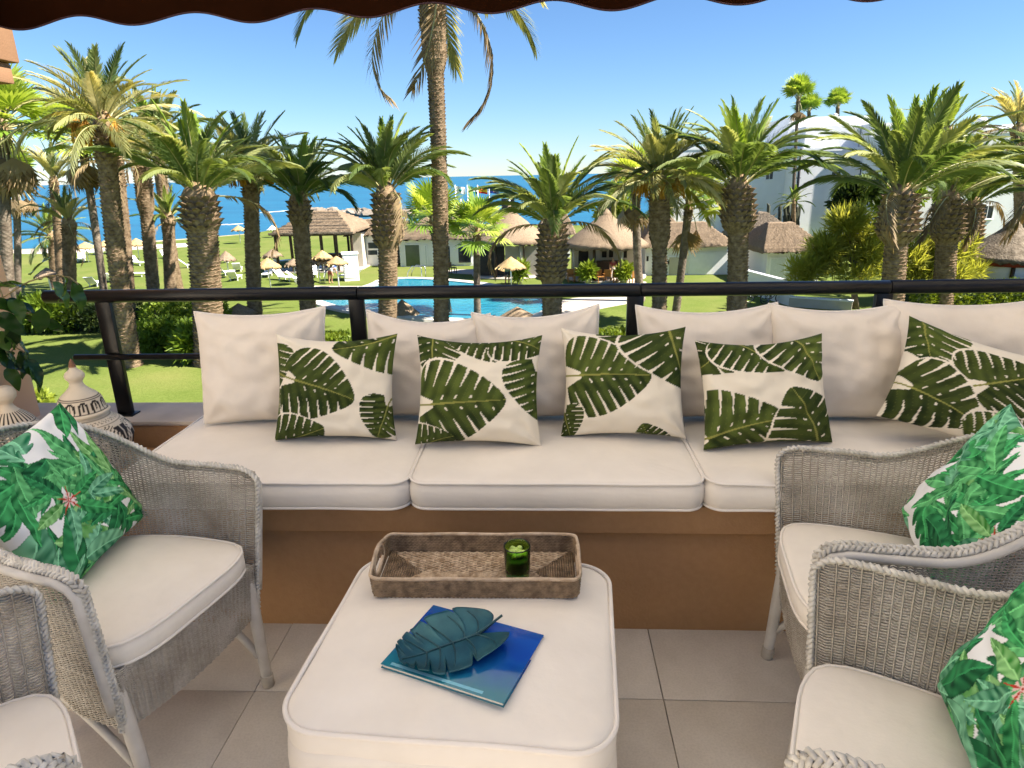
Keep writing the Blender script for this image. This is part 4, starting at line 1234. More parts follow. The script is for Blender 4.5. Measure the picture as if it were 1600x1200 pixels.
def frond_mesh(L, arch, nleaf, ll, lw, vee, droop, mat, seed, start=.14, sparse=0.0, pw=1.4):
    rr = random.Random(seed); mb = MB(); n = 16
    P = [Vector((0, 0, 0))]; ang = 0.0
    T = []
    for i in range(n):
        s_ = (i+.5)/n; a = -arch*s_**pw
        d = Vector((math.cos(a), 0, math.sin(a))); T.append(d); P.append(P[-1] + d*(L/n))
    sw = rr.uniform(-.12, .12)
    P = [p + Vector((0, sw*(p.x/L)**2*L*.5, 0)) for p in P]
    def samp(s_):
        q = min(n-1e-4, s_*n); k = int(q); return P[k].lerp(P[k+1], q-k), T[min(k, n-1)]
    mb.tube(P, [lerp(.034, .005, (i/n)**.7)*L/3.3 for i in range(n+1)], 4, cap=False)
    nr = len(mb.f)
    for k in range(nleaf):
        s_ = start + (1-start)*(k+rr.uniform(-.25, .25)+.3)/nleaf
        s_ = min(.995, max(start, s_))
        p, d = samp(s_)
        side = Vector((0, 1, 0)); up = side.cross(d)*-1
        up = d.cross(side)*-1 if False else Vector((-d.z, 0, d.x))
        prof = min(1, .35+2.6*(s_-start))*(1-.55*max(0, s_-.55)/.45)
        for sg in (-1, 1):
            if rr.random() < sparse: continue
            l_ = ll*prof*rr.uniform(.85, 1.12)
            fwd = R(lerp(62, 22, s_)) + rr.uniform(-.12, .12)
            vv = vee*lerp(1.1, .5, s_) + rr.uniform(-.14, .14)
            out = side*sg*math.cos(vv) + up*math.sin(vv)
            dr = (d*math.cos(fwd) + out*math.sin(fwd)).normalized()
            wv = d*.5 + up*.35 - out*.1; wv = (wv - dr*wv.dot(dr)).normalized()*lw
            m_ = p + dr*l_*.5 + Vector((0, 0, -droop*l_*.12)); tp = p + dr*l_ + Vector((0, 0, -droop*l_*.5))
            o = len(mb.v)
            mb.v += [p - wv*.35, p + wv*.35, m_ + wv*.5, m_ - wv*.5, tp]
            mb.f += [(o, o+1, o+2, o+3), (o+3, o+2, o+4)]
    me = mb.mesh("frond", None, smooth=False)
    me.materials.append(mat); me.materials.append(M["rachis"])
    for q in range(nr): me.polygons[q].material_index = 1
    return me
def frond_set(mat_old, mat_mid, mat_young, mat_dead, ll, lw, vee, n, tag_):
    return {
        'young': [frond_mesh(1, a, n, ll, lw, vee*.8, .15, mat_young, 10+i+tag_) for i, a in enumerate((.3, .55))],
        'mid': [frond_mesh(1, a, n, ll, lw, vee, .3, mat_mid, 20+i+tag_) for i, a in enumerate((.65, .9, 1.15))],
        'old': [frond_mesh(1, a, n, ll, lw, vee*.7, .9, mat_old, 30+i+tag_) for i, a in enumerate((1.05, 1.3, 1.5))],
        'dead': [frond_mesh(1, a, int(n*.8), ll*.8, lw*.8, vee*.4, 1.4, mat_dead, 40+i+tag_, sparse=.25) for i, a in enumerate((1.9, 2.3))],
    }
FS = {
    'canary': frond_set(M["frond_green"], M["frond_green"], M["frond_young"], M["frond_dead"], .165, .0165, .42, 88, 0),
    'date': frond_set(M["frond_olive"], M["frond_olive"], M["frond_green"], M["frond_dead"], .185, .0135, .62, 74, 100),
}
def fan_mesh(mat, seed, droop=.35, span=250, nseg=30):
    rr = random.Random(seed); mb = MB()
    mb.tube([(0, 0, 0), (.25, 0, .04), (.5, 0, .03)], [.016, .012, .010], 4, cap=False); nr = len(mb.f)
    c_ = Vector((.5, 0, .03))
    for k in range(nseg):
        a = R(lerp(-span/2, span/2, k/(nseg-1)) + rr.uniform(-2, 2)); r_ = .5*rr.uniform(.88, 1.08)*(1-.18*abs(a)/2.2)
        d = Vector((math.cos(a), math.sin(a), 0)); w_ = Vector((-d.y, d.x, 0))
        f = .012*(1 if k % 2 else -1)
        m_ = c_ + d*r_*.58 + Vector((0, 0, f - droop*.05)); e_ = c_ + d*r_ + Vector((0, 0, -droop*rr.uniform(.12, .36)))
        o = len(mb.v); mb.v += [c_, m_ - w_*.030, m_ + w_*.030, e_ - w_*.004, e_ + w_*.004]
        mb.f += [(o, o+1, o+2), (o+1, o+3, o+4, o+2)]
    me = mb.mesh("fan_leaf", None, smooth=False); me.materials.append(mat); me.materials.append(M["rachis"])
    for q in range(nr): me.polygons[q].material_index = 1
    return me
FAN = [fan_mesh(M["fan_green"], k, dr) for k, dr in enumerate((.12, .28, .5))]
FAN_DEAD = [fan_mesh(M["frond_dead"], 50+k, .5, 110, 16) for k in range(2)]

def trunk_mesh(path, rads, mat, scar, around, prot, seed, flare=1.0):
    """bent trunk with wedge-shaped leaf scars set in a spiral"""
    rr = random.Random(seed)
    mb = MB(); mb.tube(path, [r_*.93 for r_ in rads], 18)
    L = [0]
    for a, b in zip(path[:-1], path[1:]): L.append(L[-1] + (Vector(b)-Vector(a)).length)
    tot = L[-1]
    def samp(s_):
        for k in range(len(L)-1):
            if s_ <= L[k+1] or k == len(L)-2:
                t_ = (s_-L[k])/max(1e-6, L[k+1]-L[k]); return Vector(path[k]).lerp(Vector(path[k+1]), t_), lerp(rads[k], rads[k+1], t_)
    s_ = .05; row_ = 0
    while s_ < tot:
        c_, r_ = samp(s_)
        sc = scar(s_/tot)
        n_ = max(6, int(around*r_/rads[0]*1.0))
        for k in range(n_):
            a = 2*PI*(k + .5*(row_ % 2))/n_ + rr.uniform(-.06, .06)
            d = Vector((math.cos(a), math.sin(a), 0)); w_ = Vector((-d.y, d.x, 0)); hw = PI*r_/n_*1.02
            pr = prot(s_/tot)*rr.uniform(.6, 1.25); h_ = sc*rr.uniform(.9, 1.15)
            b0 = c_ + d*r_*.90
            o = len(mb.v)
            mb.v += [b0 - w_*hw - Vector((0, 0, h_*.10)), b0 + w_*hw - Vector((0, 0, h_*.10)), b0 - Vector((0, 0, h_*.55)), b0 + d*pr + Vector((0, 0, h_*.42)) - w_*hw*.55, b0 + d*pr + Vector((0, 0, h_*.42)) + w_*hw*.55, b0 + Vector((0, 0, h_*.50))]
            mb.f += [(o, o+2, o+4, o+3), (o+2, o+1, o+4), (o+3, o+4, o+5), (o, o+3, o+5), (o+1, o+5, o+4)]
        s_ += sc*.86; row_ += 1
    return mb.mesh("trunk", mat, smooth=False)

def wind(M3, amt): return M3
def palm(kind, crown, low, Y, r0, FL, nf, label, seed, bulb=0.0, bulb_len=1.7, fruit=0, dead=0, elev=(86, 36), squash=1.0, group="tall palms in the garden", lean_wind=0.0, Yc=None, skirt=0):
    """crown, low: image points of the crown's heart and of a lower point of the trunk, at depth Y"""
    FL = FL*(.98 if kind == 'canary' else .88 if kind == 'date' else 1)
    rr = random.Random(seed)
    C_ = at(crown[0], crown[1], Yc or Y); Lw = at(low[0], low[1], Y)
    dz = C_.z - Lw.z; sx_ = (C_.x - Lw.x)/dz; sy_ = (C_.y - Lw.y)/dz
    B = Vector((Lw.x - sx_*(Lw.z-GZ), Lw.y - sy_*(Lw.z-GZ), GZ))
    t = thing("palm_tree", label, "palm", B, group=group)
    H_ = C_ - B
    n = 14; path = []; rads = []
    for i in range(n+1):
        s_ = i/n; bend = .10*math.sin(PI*s_)*H_.z*.12*math.sin(seed*2.3)
        path.append(Vector((H_.x*s_ + bend, H_.y*s_, H_.z*s_ - .02*(i == 0))))
        zz = H_.z*(1-s_)
        r_ = r0*(1 + .18*math.exp(-(s_*H_.z)/.5))
        if bulb: r_ *= 1 + bulb*sstep(bulb_len+.25, bulb_len-.25, zz)*(1 - .55*sstep(.9*bulb_len, 0, zz)**2)
        rads.append(r_)
    if bulb:                                                    # denser rings round the bulge
        zs = sorted(set([p.z for p in path] + [H_.z-bulb_len-.3, H_.z-bulb_len, H_.z-bulb_len*.8, H_.z-bulb_len*.55, H_.z-bulb_len*.3]))
        p2, r2 = [], []
        for z in zs:
            s_ = min(1, max(0, z/H_.z)); bend = .10*math.sin(PI*s_)*H_.z*.12*math.sin(seed*2.3); zz = H_.z-z
            p2.append(Vector((H_.x*s_+bend, H_.y*s_, z)))
            r2.append(r0*(1 + .18*math.exp(-z/.5))*(1 + bulb*sstep(bulb_len+.2, bulb_len-.2, zz)*(1-.5*sstep(.9*bulb_len, 0, zz)**2)))
        path, rads = p2, r2
    bf = max(0, 1 - (bulb_len+.1)/H_.z) if bulb else 2
    if kind == 'fan':
        sc = lambda s_: .11; pr = lambda s_: r0*(.10 if s_ < .9 else .5); mat = M["palm_bark_grey"]; ar = 9
    elif kind == 'canary':
        sc = lambda s_: .15 if s_ < bf else .26; pr = lambda s_: r0*(.13 if s_ < bf else .42); mat = M["palm_bark"]; ar = 13
    else:
        sc = lambda s_: .17; pr = lambda s_: r0*(.17 if s_ < .86 else .38); mat = M["palm_bark"]; ar = 12
    tk = obj("trunk", trunk_mesh(path, rads, mat, sc, ar, pr, seed), t)
    heart = Vector(path[-1])
    # crown: short stubby heart that carries the fronds
    cr = MB().lathe([(r0*.95, -.25), (r0*1.15, -.05), (r0*.9, .22), (r0*.5, .5), (.02, .8)], 12)
    crown_o = part("crown", cr, M["palm_boot"], t, loc=heart, rot=(rr.uniform(-.12, .12), rr.uniform(-.12, .12), 0))
    if kind == 'canary' and not dead: dead = seed % 4
    nf = int(nf*(.90 if kind != 'fan' else 1.25)); ga = 2.39996; a0 = rr.uniform(0, 6)
    for i in range(nf):
        s_ = (i+.5)/nf
        el = lerp(elev[0], elev[1], s_**.85) + rr.uniform(-7, 7)
        az = a0 + i*ga + rr.uniform(-.15, .15)
        if kind == 'fan':
            if i >= nf - skirt: me = FAN_DEAD[i % 2]; el = rr.uniform(-92, -66)
            else: me = FAN[min(2, int(s_*3))]
            sc_ = FL*rr.uniform(.85, 1.1); nm = "fan_leaf"
        else:
            S_ = FS[kind]
            key = 'young' if s_ < .20 else 'mid' if s_ < .66 else 'old'
            if i >= nf - dead: key = 'dead'; el -= 25
            if rr.random() < .10: continue
            me = rr.choice(S_[key]); sc_ = FL*rr.uniform(.88, 1.10)*lerp(.66, 1.05, s_**.6); nm = "frond"
        o = obj(nm, me, crown_o)
        Mx = Matrix.Rotation(az, 3, 'Z') @ Matrix.Rotation(-R(el), 3, 'Y')
        if kind != 'fan': Mx = Mx @ Matrix.Rotation(rr.uniform(-.5, .5), 3, 'X')
        if lean_wind: Mx = Matrix.Rotation(lean_wind*math.cos(R(el)), 3, 'Y') @ Mx
        o.rotation_euler = Mx.to_euler(); o.scale = (sc_,)*3
        o.location = (Vector((math.cos(az), math.sin(az), 0))*r0*.55*math.cos(R(max(0, el))) + Vector((0, 0, .35*(1-s_)-.05)))
    for k in range(fruit):
        az = 2.0 + k*1.35 + rr.uniform(-.3, .3) + seed
        if True:
            az = [-2.6, -.6, -1.6, .3, 2.8][k % 5] + rr.uniform(-.2, .2)
        mb = MB(); d = Vector((math.cos(az), math.sin(az), 0))
        mb.tube([Vector((0, 0, .15)), d*.45 + Vector((0, 0, .45)), d*.85 + Vector((0, 0, .25))], [.03, .025, .02], 5)
        for q in range(46):
            a = rr.uniform(0, 2*PI); r_ = rr.uniform(.05, .34); e_ = d*.9 + Vector((math.cos(a)*r_, math.sin(a)*r_, rr.uniform(-.75, -.1)))
            mb.tube([d*.85 + Vector((0, 0, .25)), d*.92 + Vector((math.cos(a)*r_*.6, math.sin(a)*r_*.6, .02)), e_], [.01, .02, .03], 3)
        part("fruit_cluster", mb, M["date_fruit"], crown_o)
    return t
# (kind, crown px, low trunk px, depth, trunk radius, frond length, fronds, label, options)
palm('date', (672, -45), (688, 470), 31, .36, 7.8, 34, "very tall palm in the centre with brown hanging fronds cut off by the awning", 1, bulb=.55, bulb_len=3.6, dead=4, elev=(58, 0))
palm('date', (163, 196), (203, 540), 26.2, .36, 3.9, 58, "tall olive-crowned palm at the left with orange fruit, its foot on the lawn", 2, bulb=.10, bulb_len=1.4, fruit=3, elev=(84, 8))
palm('canary', (311, 306), (322, 470), 26.5, .60, 4.0, 56, "stout palm with thick trunk rising behind the plain cushion at the left", 3, bulb=.18, bulb_len=1.2, elev=(86, 36))
palm('date', (222, 262), (238, 440), 36, .34, 3.4, 46, "rough-trunked palm between the tall left palm and the stout one", 4, bulb=.35, bulb_len=2.2, dead=6)
palm('canary', (264, 345), (268, 470), 38, .34, 2.3, 30, "short young palm with small upright crown left of the stout palm", 5, elev=(84, 15))
palm('date', (182, 252), (200, 470), 33, .30, 3.2, 40, "dark slim palm standing directly behind the tall left palm", 6, dead=8)
palm('date', (392, 268), (398, 470), 34, .38, 4.0, 54, "palm with orange fruit hanging in front of the sea left of the pavilion", 7, bulb=.12, bulb_len=1.5, fruit=4, elev=(84, 6))
palm('canary', (467, 312), (482, 480), 33, .42, 3.9, 52, "palm with pale smooth trunk in front of the open pavilion", 8, bulb=.32, bulb_len=1.0, elev=(86, 36))
palm('canary', (603, 302), (604, 490), 30, .44, 3.9, 56, "palm with pineapple-like trunk top left of the tall central palm", 9, bulb=.52, bulb_len=2.1, fruit=0, elev=(86, 36))
palm('canary', (864, 352), (864, 490), 30, .46, 4.0, 54, "palm with dark bulbous trunk in front of the conical huts", 10, bulb=.50, bulb_len=2.3, elev=(86, 36))
palm('date', (1030, 284), (1030, 470), 31, .34, 4.3, 66, "palm with full olive crown and orange fruit right of the conical huts", 11, bulb=.5, bulb_len=2.6, fruit=5, elev=(84, 2))
palm('canary', (1153, 292), (1150, 470), 29.5, .44, 4.3, 54, "palm with swollen scaly trunk in front of the white apartment block", 12, bulb=.62, bulb_len=1.7, elev=(86, 36))
palm('canary', (1407, 306), (1398, 460), 27, .43, 4.4, 54, "large palm at the right rising between the feathery tamarisk trees", 13, bulb=.72, bulb_len=1.6, elev=(86, 36))
palm('canary', (1482, 312), (1474, 430), 34, .48, 4.2, 48, "palm with wide low crown right of the large right-hand palm", 14, bulb=.5, bulb_len=1.8, elev=(86, 36))
palm('canary', (1520, 322), (1512, 430), 39, .44, 4.0, 40, "palm partly hidden behind the wide low-crowned one at the right", 15, bulb=.4, bulb_len=1.8)
palm('canary', (1478, 206), (1474, 330), 62, .55, 4.6, 40, "wind-blown palm rising above the white roofs at the right", 16, bulb=.3, lean_wind=.35, elev=(84, -22))
palm('date', (1590, 205), (1592, 340), 48, .38, 4.2, 40, "brownish palm at the right edge beside the white building", 17, dead=12)
palm('canary', (1660, 300), (1660, 430), 30, .45, 4.4, 46, "palm just beyond the right edge with dark fronds reaching into view", 18, bulb=.4)
palm('fan', (745, 368), (746, 480), 36, .19, 2.3, 16, "fan palm with slim trunk in front of the restaurant terrace", 19, elev=(82, -8))
palm('fan', (676, 352), (702, 500), 37, .22, 2.4, 15, "fan palm half hidden behind the tall central palm", 20, elev=(80, -8))
palm('fan', (994, 296), (999, 430), 40, .25, 2.3, 22, "dark fan palm left of the fruiting palm by the conical hut", 21, skirt=7, elev=(80, -20))
palm('fan', (1076, 326), (1058, 470), 34, .20, 2.3, 18, "leaning yellowish fan palm right of the fruiting palm", 22, skirt=3, elev=(80, -15))
palm('fan', (128, 222), (158, 430), 36, .20, 2.6, 34, "fan palm with thin leaning trunk left of the tall left palm", 23, skirt=12, elev=(70, -45))
palm('fan', (4, 205), (14, 400), 30, .26, 2.8, 40, "fan palm with shaggy brown skirt at the left edge", 24, skirt=18, elev=(80, -50))
palm('date', (84, 285), (92, 420), 40, .24, 3.2, 36, "slim date palm in the left background in front of the sea", 25, dead=4)
palm('canary', (82, 372), (86, 430), 48, .34, 3.0, 32, "low bright palm near the beach at the left", 26, elev=(84, 0))
palm('date', (108, 350), (110, 430), 38, .36, 2.8, 34, "pale-trunked palm beside the low bright one at the left", 27, dead=6)
palm('fan', (24, 285), (26, 400), 44, .22, 2.4, 26, "second fan palm at the left edge behind the shaggy one", 28, skirt=8)
palm('canary', (245, 225), (280, 470), 44, .38, 4.2, 44, "palm behind the stout left palm with dark arching fronds", 29)
palm('fan', (1247, 158), (1240, 300), 70, .16, 2.2, 24, "very thin tall fan palm standing before the apartment block", 30, skirt=4)
palm('fan', (1264, 176), (1262, 300), 118, .25, 3.0, 20, "small distant fan palm left above the white roof", 31)
palm('fan', (1309, 169), (1308, 300), 118, .25, 3.0, 20, "small distant fan palm right above the white roof", 32)
palm('fan', (970, 318), (974, 400), 75, .25, 2.8, 22, "small fan palm on the shore behind the conical hut", 33, skirt=6)
# ------------------------------------------------------------------ white apartment blocks
GK = 1.0
mat_noise("white_wall", (.74, .74, .74), (.80, .80, .80), .6, .85, .25, 6, .02, .2)
mat_noise("white_trim", (.78, .78, .78), (.84, .84, .84), 3, .6, .1)
mat_noise("window_glass", (.012, .018, .028), (.03, .042, .06), .8, .12, 0, spec=.6)
mat_noise("shutter", (.55, .57, .58), (.66, .68, .68), 20, .6, .1)
mat_noise("pipe_dark", (.012, .014, .02), (.02, .022, .03), 6, .5, 0)
mat_noise("terracotta", (.36, .16, .08), (.46, .22, .12), 8, .8, .3, 40)
class Facade:
    """vertical wall plane through two image columns at given depths; s runs along it, n points to the viewer"""
    def __init__(f, pxl, yl, pxr, yr):
        a, b = at(pxl, 270, yl), at(pxr, 270, yr)
        f.o = Vector((a.x, a.y, GZ)); d = Vector((b.x-a.x, b.y-a.y, 0)); f.w = d.length; f.d = d.normalized()
        f.n = Vector((f.d.y, -f.d.x, 0)); f.rz = math.atan2(f.d.y, f.d.x)
    def hit(f, px, py):
        r_ = ray(px, py); c_ = Vector((0, 0, CAM_H)); k = (f.o-c_).dot(f.n)/r_.dot(f.n); p = c_ + r_*k - f.o
        return p.dot(f.d), p.z
def block(name, label, f, ztop_px, depth, windows=(), pipes=(), parapet=.35, extra=None):
    """local frame: x along the facade, y into the block, z up from the garden"""
    t = thing(name, label, "building", f.o, (0, 0, f.rz), "white apartment blocks at the right")
    h = f.hit(*ztop_px)[1]
    part("wall", MB().box((0, 0, -.5), (f.w, depth, h)), M["white_wall"], t, smooth=False)
    rf = part("roof_parapet", MB().box((-.05, -.05, h+.002), (f.w+.05, .22, h+parapet)).box((-.05, depth-.22, h+.002), (f.w+.05, depth+.05, h+parapet)).box((-.05, .222, h+.002), (.22, depth-.222, h+parapet)).box((f.w-.22, .222, h+.002), (f.w+.05, depth-.222, h+parapet)), M["white_trim"], t, smooth=False)
    for (x0, y0, x1, y1, kind) in windows:
        s0, z1 = f.hit(x0, y0); s1, z0 = f.hit(x1, y1)
        w_ = part("window", MB().box((s0-.07, -.05, z0-.07), (s1+.07, -.003, z0)).box((s0-.07, -.05, z1), (s1+.07, -.003, z1+.07)).box((s0-.07, -.05, z0+.001), (s0, -.003, z1-.001)).box((s1, -.05, z0+.001), (s1+.07, -.003, z1-.001)).box(((s0+s1)/2-.025, -.04, z0+.001), ((s0+s1)/2+.025, -.003, z1-.001)), M["white_trim"], t, smooth=False)
        zs = lerp(z0, z1, .5) if kind == 'half' else z1-.002
        part("pane", MB().box((s0+.002, -.022, z0+.002), (s1-.002, -.002, zs)), M["window_glass"], w_, smooth=False)
        if kind == 'half': part("blind", MB().box((s0+.002, -.03, zs+.002), (s1-.002, -.002, z1-.002)), M["shutter"], w_, smooth=False)
        part("sill", MB().box((s0-.12, -.12, z0-.13), (s1+.12, -.003, z0-.072)), M["white_trim"], w_, smooth=False)
    for (x0, y0, y1, rad) in pipes:
        s0, z1 = f.hit(x0, y0); _, z0 = f.hit(x0, y1)
        p = part("drainpipe", MB().tube([(s0, -.12, z0), (s0, -.12, z1)], rad, 10), M["pipe_dark"], t)
        for q in (.25, .6, .9): part("bracket", MB().box((s0-rad*1.5, -.16, lerp(z0, z1, q)-.05), (s0+rad*1.5, -.004, lerp(z0, z1, q)+.05)), M["pipe_dark"], p, smooth=False)
    return t, h
f1 = Facade(1050, 84, 1246, 84)
block("apartment_block", "white apartment block with dark windows behind the scaly-trunked palm", f1, (1180, 232), 12,
      [(1073, 266, 1081, 283, 'full'), (1087, 265, 1097, 282, 'full'), (1108, 266, 1110, 283, 'full'), (1198, 262, 1207, 280, 'full'), (1234, 261, 1238, 280, 'full'), (1243, 261, 1245, 280, 'full')],
      [(1114, 262, 330, .13)])
f2 = Facade(1246.5, 80, 1352, 80)
b2, h2 = block("apartment_block", "white apartment block with half-blinded window and set-back roof storey", f2, (1290, 236), 16,
      [(1301, 259, 1312, 279, 'half'), (1353-9, 262, 1350, 279, 'full')], [(1252, 232, 345, .15)])
s0, zt = f2.hit(1268, 196); s1, _ = f2.hit(1323, 196)
part("roof_storey", MB().box((s0, 1.5, h2-.1), (s1+2.2, 9, zt)), M["white_wall"], b2, smooth=False)
part("roof_storey", MB().box((s0-.6, 5.5, h2-.1), (s1+5, 14, zt+1.25)), M["white_wall"], b2, smooth=False)
sc, zc = f2.hit(1350, 176)
ch = part("chimney", MB().box((sc-1.0, 6.0, zt+1.2), (sc+.35, 7.3, zc-.3)).box((sc-1.15, 5.85, zc-.298), (sc+.5, 7.45, zc-.1)), M["white_wall"], b2, smooth=False)
part("chimney_cap", MB().lathe([(.34, zc-.098), (.30, zc+.25), (.4, zc+.3), (.1, zc+.5)], 10, M=Matrix.Translation((sc-.45, 6.6, 0))), M["shutter"], ch)
f3 = Facade(1353, 79, 1462, 79)
block("apartment_block", "lower white block with plain sunlit roof edge between the right-hand palms", f3, (1400, 197), 14, [(1445, 290, 1455, 306, 'full')])
f4 = Facade(1440, 64, 1640, 64)
b4, h4 = block("apartment_block", "white building at the right edge with dark door and round chimney", f4, (1560, 208), 12,
      [(1536, 322, 1549, 341, 'full'), (1556, 236, 1566, 246, 'full'), (1470, 250, 1482, 266, 'full')])
sc, zc = f4.hit(1568, 182)
ch = part("chimney", MB().lathe([(.55, h4), (.55, zc-.2), (.48, zc), (.3, zc+.15), (.02, zc+.22)], 16, M=Matrix.Translation((sc, 3, 0))), M["white_wall"], b4)
sa, za = f4.hit(1528, 208); sb, zb = f4.hit(1600, 196)
mb = MB(); mb.add([(sa, .4, h4), (sb+2, .4, h4), (sb+2, .4, zb+.4), (sa, 8, h4), (sb+2, 8, h4), (sb+2, 8, zb+.4)], [(0, 1, 2), (3, 5, 4), (0, 2, 5, 3), (1, 4, 5, 2), (0, 3, 4, 1)])
part("roof_wedge", mb, M["white_wall"], b4, smooth=False)

# ------------------------------------------------------------------ thatched huts and the restaurant
t = NT("thatch"); v = t.coords("Object")
mp = t.n("ShaderNodeMapping"); mp.inputs["Scale"].default_value = (9, 9, 1.6); t.l(v, mp.inputs[0])
st = t.noise(mp.outputs[0], 1.6, 6, .65)
c = t.ramp(st, [(.25, (.17, .122, .08)), (.5, (.275, .205, .14)), (.75, (.36, .28, .20))])
c = t.mix(.45, c, t.ramp(t.noise(v, .7, 4), [(.3, (.62, .58, .55)), (.7, (1, 1, 1))]), 'MULTIPLY')
t.bsdf(c, .95, 0, .1, t.bump(st, .7, .08)); M["thatch"] = t.m
GK = 0.8
mat_noise("thatch_grey", (.17, .135, .10), (.33, .27, .205), 5, .95, .7, 12, .06, .1)
mat_noise("straw", (.46, .31, .14), (.62, .44, .23), 6, .9, .5, 20, .03, .1)
mat_noise("wood_dark", (.045, .028, .018), (.08, .05, .03), 6, .6, .2)
mat_noise("wood_orange", (.40, .17, .045), (.52, .24, .07), 10, .5, .2)
mat_noise("cream_wall", (.60, .54, .44), (.68, .62, .52), 1.5, .85, .2, 8, .01, .2)
mat_noise("screen_beige", (.34, .31, .26), (.40, .37, .32), 2, .8, .1)
mat_noise("shade_dark", (.02, .018, .018), (.035, .03, .03), 3, .7, .1)
mat_noise("green_glass_door", (.05, .09, .05), (.09, .14, .08), 1, .15, 0, spec=.6)
def cone_roof(rad, h, eave, n=84, sag=.22, seed=0, rows_=11, sx_=1.0):
    """thatched cone, slightly concave, with a ragged thick eave; base at z=0"""
    rr = random.Random(seed); mb = MB(); jit = [rr.uniform(-1, 1) for _ in range(n)]
    for j in range(rows_+1):
        s_ = j/rows_
        r_ = rad*(1-s_)**(1+sag*.4) + .02; z = h*(s_**(1-sag*.25))
        step = .09*((j % 3) == 0)
        for k in range(n):
            a = 2*PI*k/n; q = r_*(1+.012*jit[k]*(1-s_)) + step*(1-s_) + .05*nz(a*5, s_*6, seed)
            mb.v.append((q*math.cos(a)*sx_, q*math.sin(a), z - (.12+.10*jit[(k*7) % n] if j == 0 else 0)))
    for j in range(rows_):
        for k in range(n):
            k2 = (k+1) % n; mb.f.append((j*n+k, j*n+k2, (j+1)*n+k2, (j+1)*n+k))
    o = len(mb.v)
    for k in range(n):                                           # soffit
        a = 2*PI*k/n; mb.v.append((rad*.86*math.cos(a)*sx_, rad*.86*math.sin(a), .12))
    for k in range(n): k2 = (k+1) % n; mb.f.append((k2, k, o+k, o+k2))
    mb.v.append((0, 0, h*.55)); c_ = len(mb.v)-1
    for k in range(n): mb.f.append((o+(k+1) % n, o+k, c_))
    return mb
def ridge_roof(w, d, h, ridge, over=.0, nx=40, seed=0):
    """hipped thatch: w x d eave rectangle, ridge of given length along x"""
    mb = MB(); rows_ = 10; per = []
    for k in range(nx): per.append((lerp(-1, 1, k/nx), -1))
    for k in range(nx//2): per.append((1, lerp(-1, 1, k/(nx//2))))
    for k in range(nx): per.append((lerp(1, -1, k/nx), 1))
    for k in range(nx//2): per.append((-1, lerp(1, -1, k/(nx//2))))
    n = len(per); rr = random.Random(seed); jit = [rr.uniform(-1, 1) for _ in range(n)]
    lev = []
    for j in range(rows_): lev += [(j/rows_, .075), ((j+.97)/rows_, .0)]
    for q, (s_, pr) in enumerate(lev):
        for k, (u, v_) in enumerate(per):
            x = lerp(u*w/2, max(-1, min(1, u))*ridge/2, s_); y = v_*d/2*(1-s_)
            x += pr*u*.6; y += pr*v_*.6
            z = h*s_**.95 - (.10+.08*jit[k] if q == 0 else 0) + .05*nz(x*2, y*2, seed) + pr*.8 + (.03*jit[(k*5+q) % n] if pr else 0)
            mb.v.append((x, y, z))
    for q in range(len(lev)-1):
        for k in range(n):
            k2 = (k+1) % n; mb.f.append((q*n+k, q*n+k2, (q+1)*n+k2, (q+1)*n+k))
    mb.f.append(tuple(range(n-1, -1, -1)))
    return mb
def hut_at(px_c, py_base, Y): p = at(px_c, py_base, Y); return Vector((p.x, p.y, GZ))
def sz(y_px_len, Y): return y_px_len*Y*1.03/FPX
def zat(px, py, Y): return at(px, py, Y).z - GZ
def chair_small(loc, rz, mat, label, group):
    t = thing("garden_chair", label, "chair", loc, (0, 0, rz), group)
    part("seat", MB().box((-.24, -.24, .42), (.24, .24, .47)), mat, t, smooth=False)
    part("backrest", MB().box((-.25, .21, .47), (.25, .25, .92)), mat, t, smooth=False)
    for sx_ in (-1, 1):
        part("armrest", MB().box((sx_*.24-.03, -.22, .62), (sx_*.24+.03, .21, .66)), mat, t, smooth=False)
        for sy_ in (-1, 1): part("leg", MB().box((sx_*.21-.025, sy_*.21-.025, 0), (sx_*.21+.025, sy_*.21+.025, .42)), mat, t, smooth=False)
    return t

def cone_hut(px_apex, py_apex, px_l, px_r, py_eave, Y, label, posts=8, core=None, chimney=True, seed=1, mat="thatch"):
    xl, xr = at(px_l, py_eave, Y).x, at(px_r, py_eave, Y).x; rad = (xr-xl)/2; cx_ = (xl+xr)/2
    ze = zat((px_l+px_r)/2, py_eave, Y-rad*.6) ; za = zat(px_apex, py_apex, Y)
    t = thing("thatched_hut", label, "hut", (cx_, Y, GZ), group="thatched huts of the beach restaurant")
    rf = part("roof", cone_roof(rad, za-ze, ze, seed=seed), M[mat], t, loc=(0, 0, ze))
    part("roof_cap", MB().lathe([(.55, za-ze-.62), (.40, za-ze-.25), (.12, za-ze+.08), (.02, za-ze+.1)], 14), M[mat], rf)
    if chimney:
        part("chimney", MB().box((-.55, -.2, za-ze-.5), (-.05, .3, za-ze+.55)).box((.1, .2, za-ze-.6), (.42, .5, za-ze+.85)), M["pipe_dark"], rf, smooth=False)
    for k in range(posts):
        a = 2*PI*(k+.5)/posts; r_ = rad*.82
        part("post", MB().tube([(r_*math.cos(a), r_*math.sin(a), 0), (r_*math.cos(a), r_*math.sin(a), ze+.2)], .11, 8), M["wood_dark" if k % 2 else "cream_wall"], t)
    part("floor_slab", MB().lathe([(rad*.98, .0), (rad*.98, .13), (.01, .13)], 40), M["paving"], t)
    return t, rad, ze
h4_, r4, z4 = cone_hut(808, 322, 735, 858, 379, 52, "conical thatched hut with grey screens behind the dark bulbous palm", seed=2)
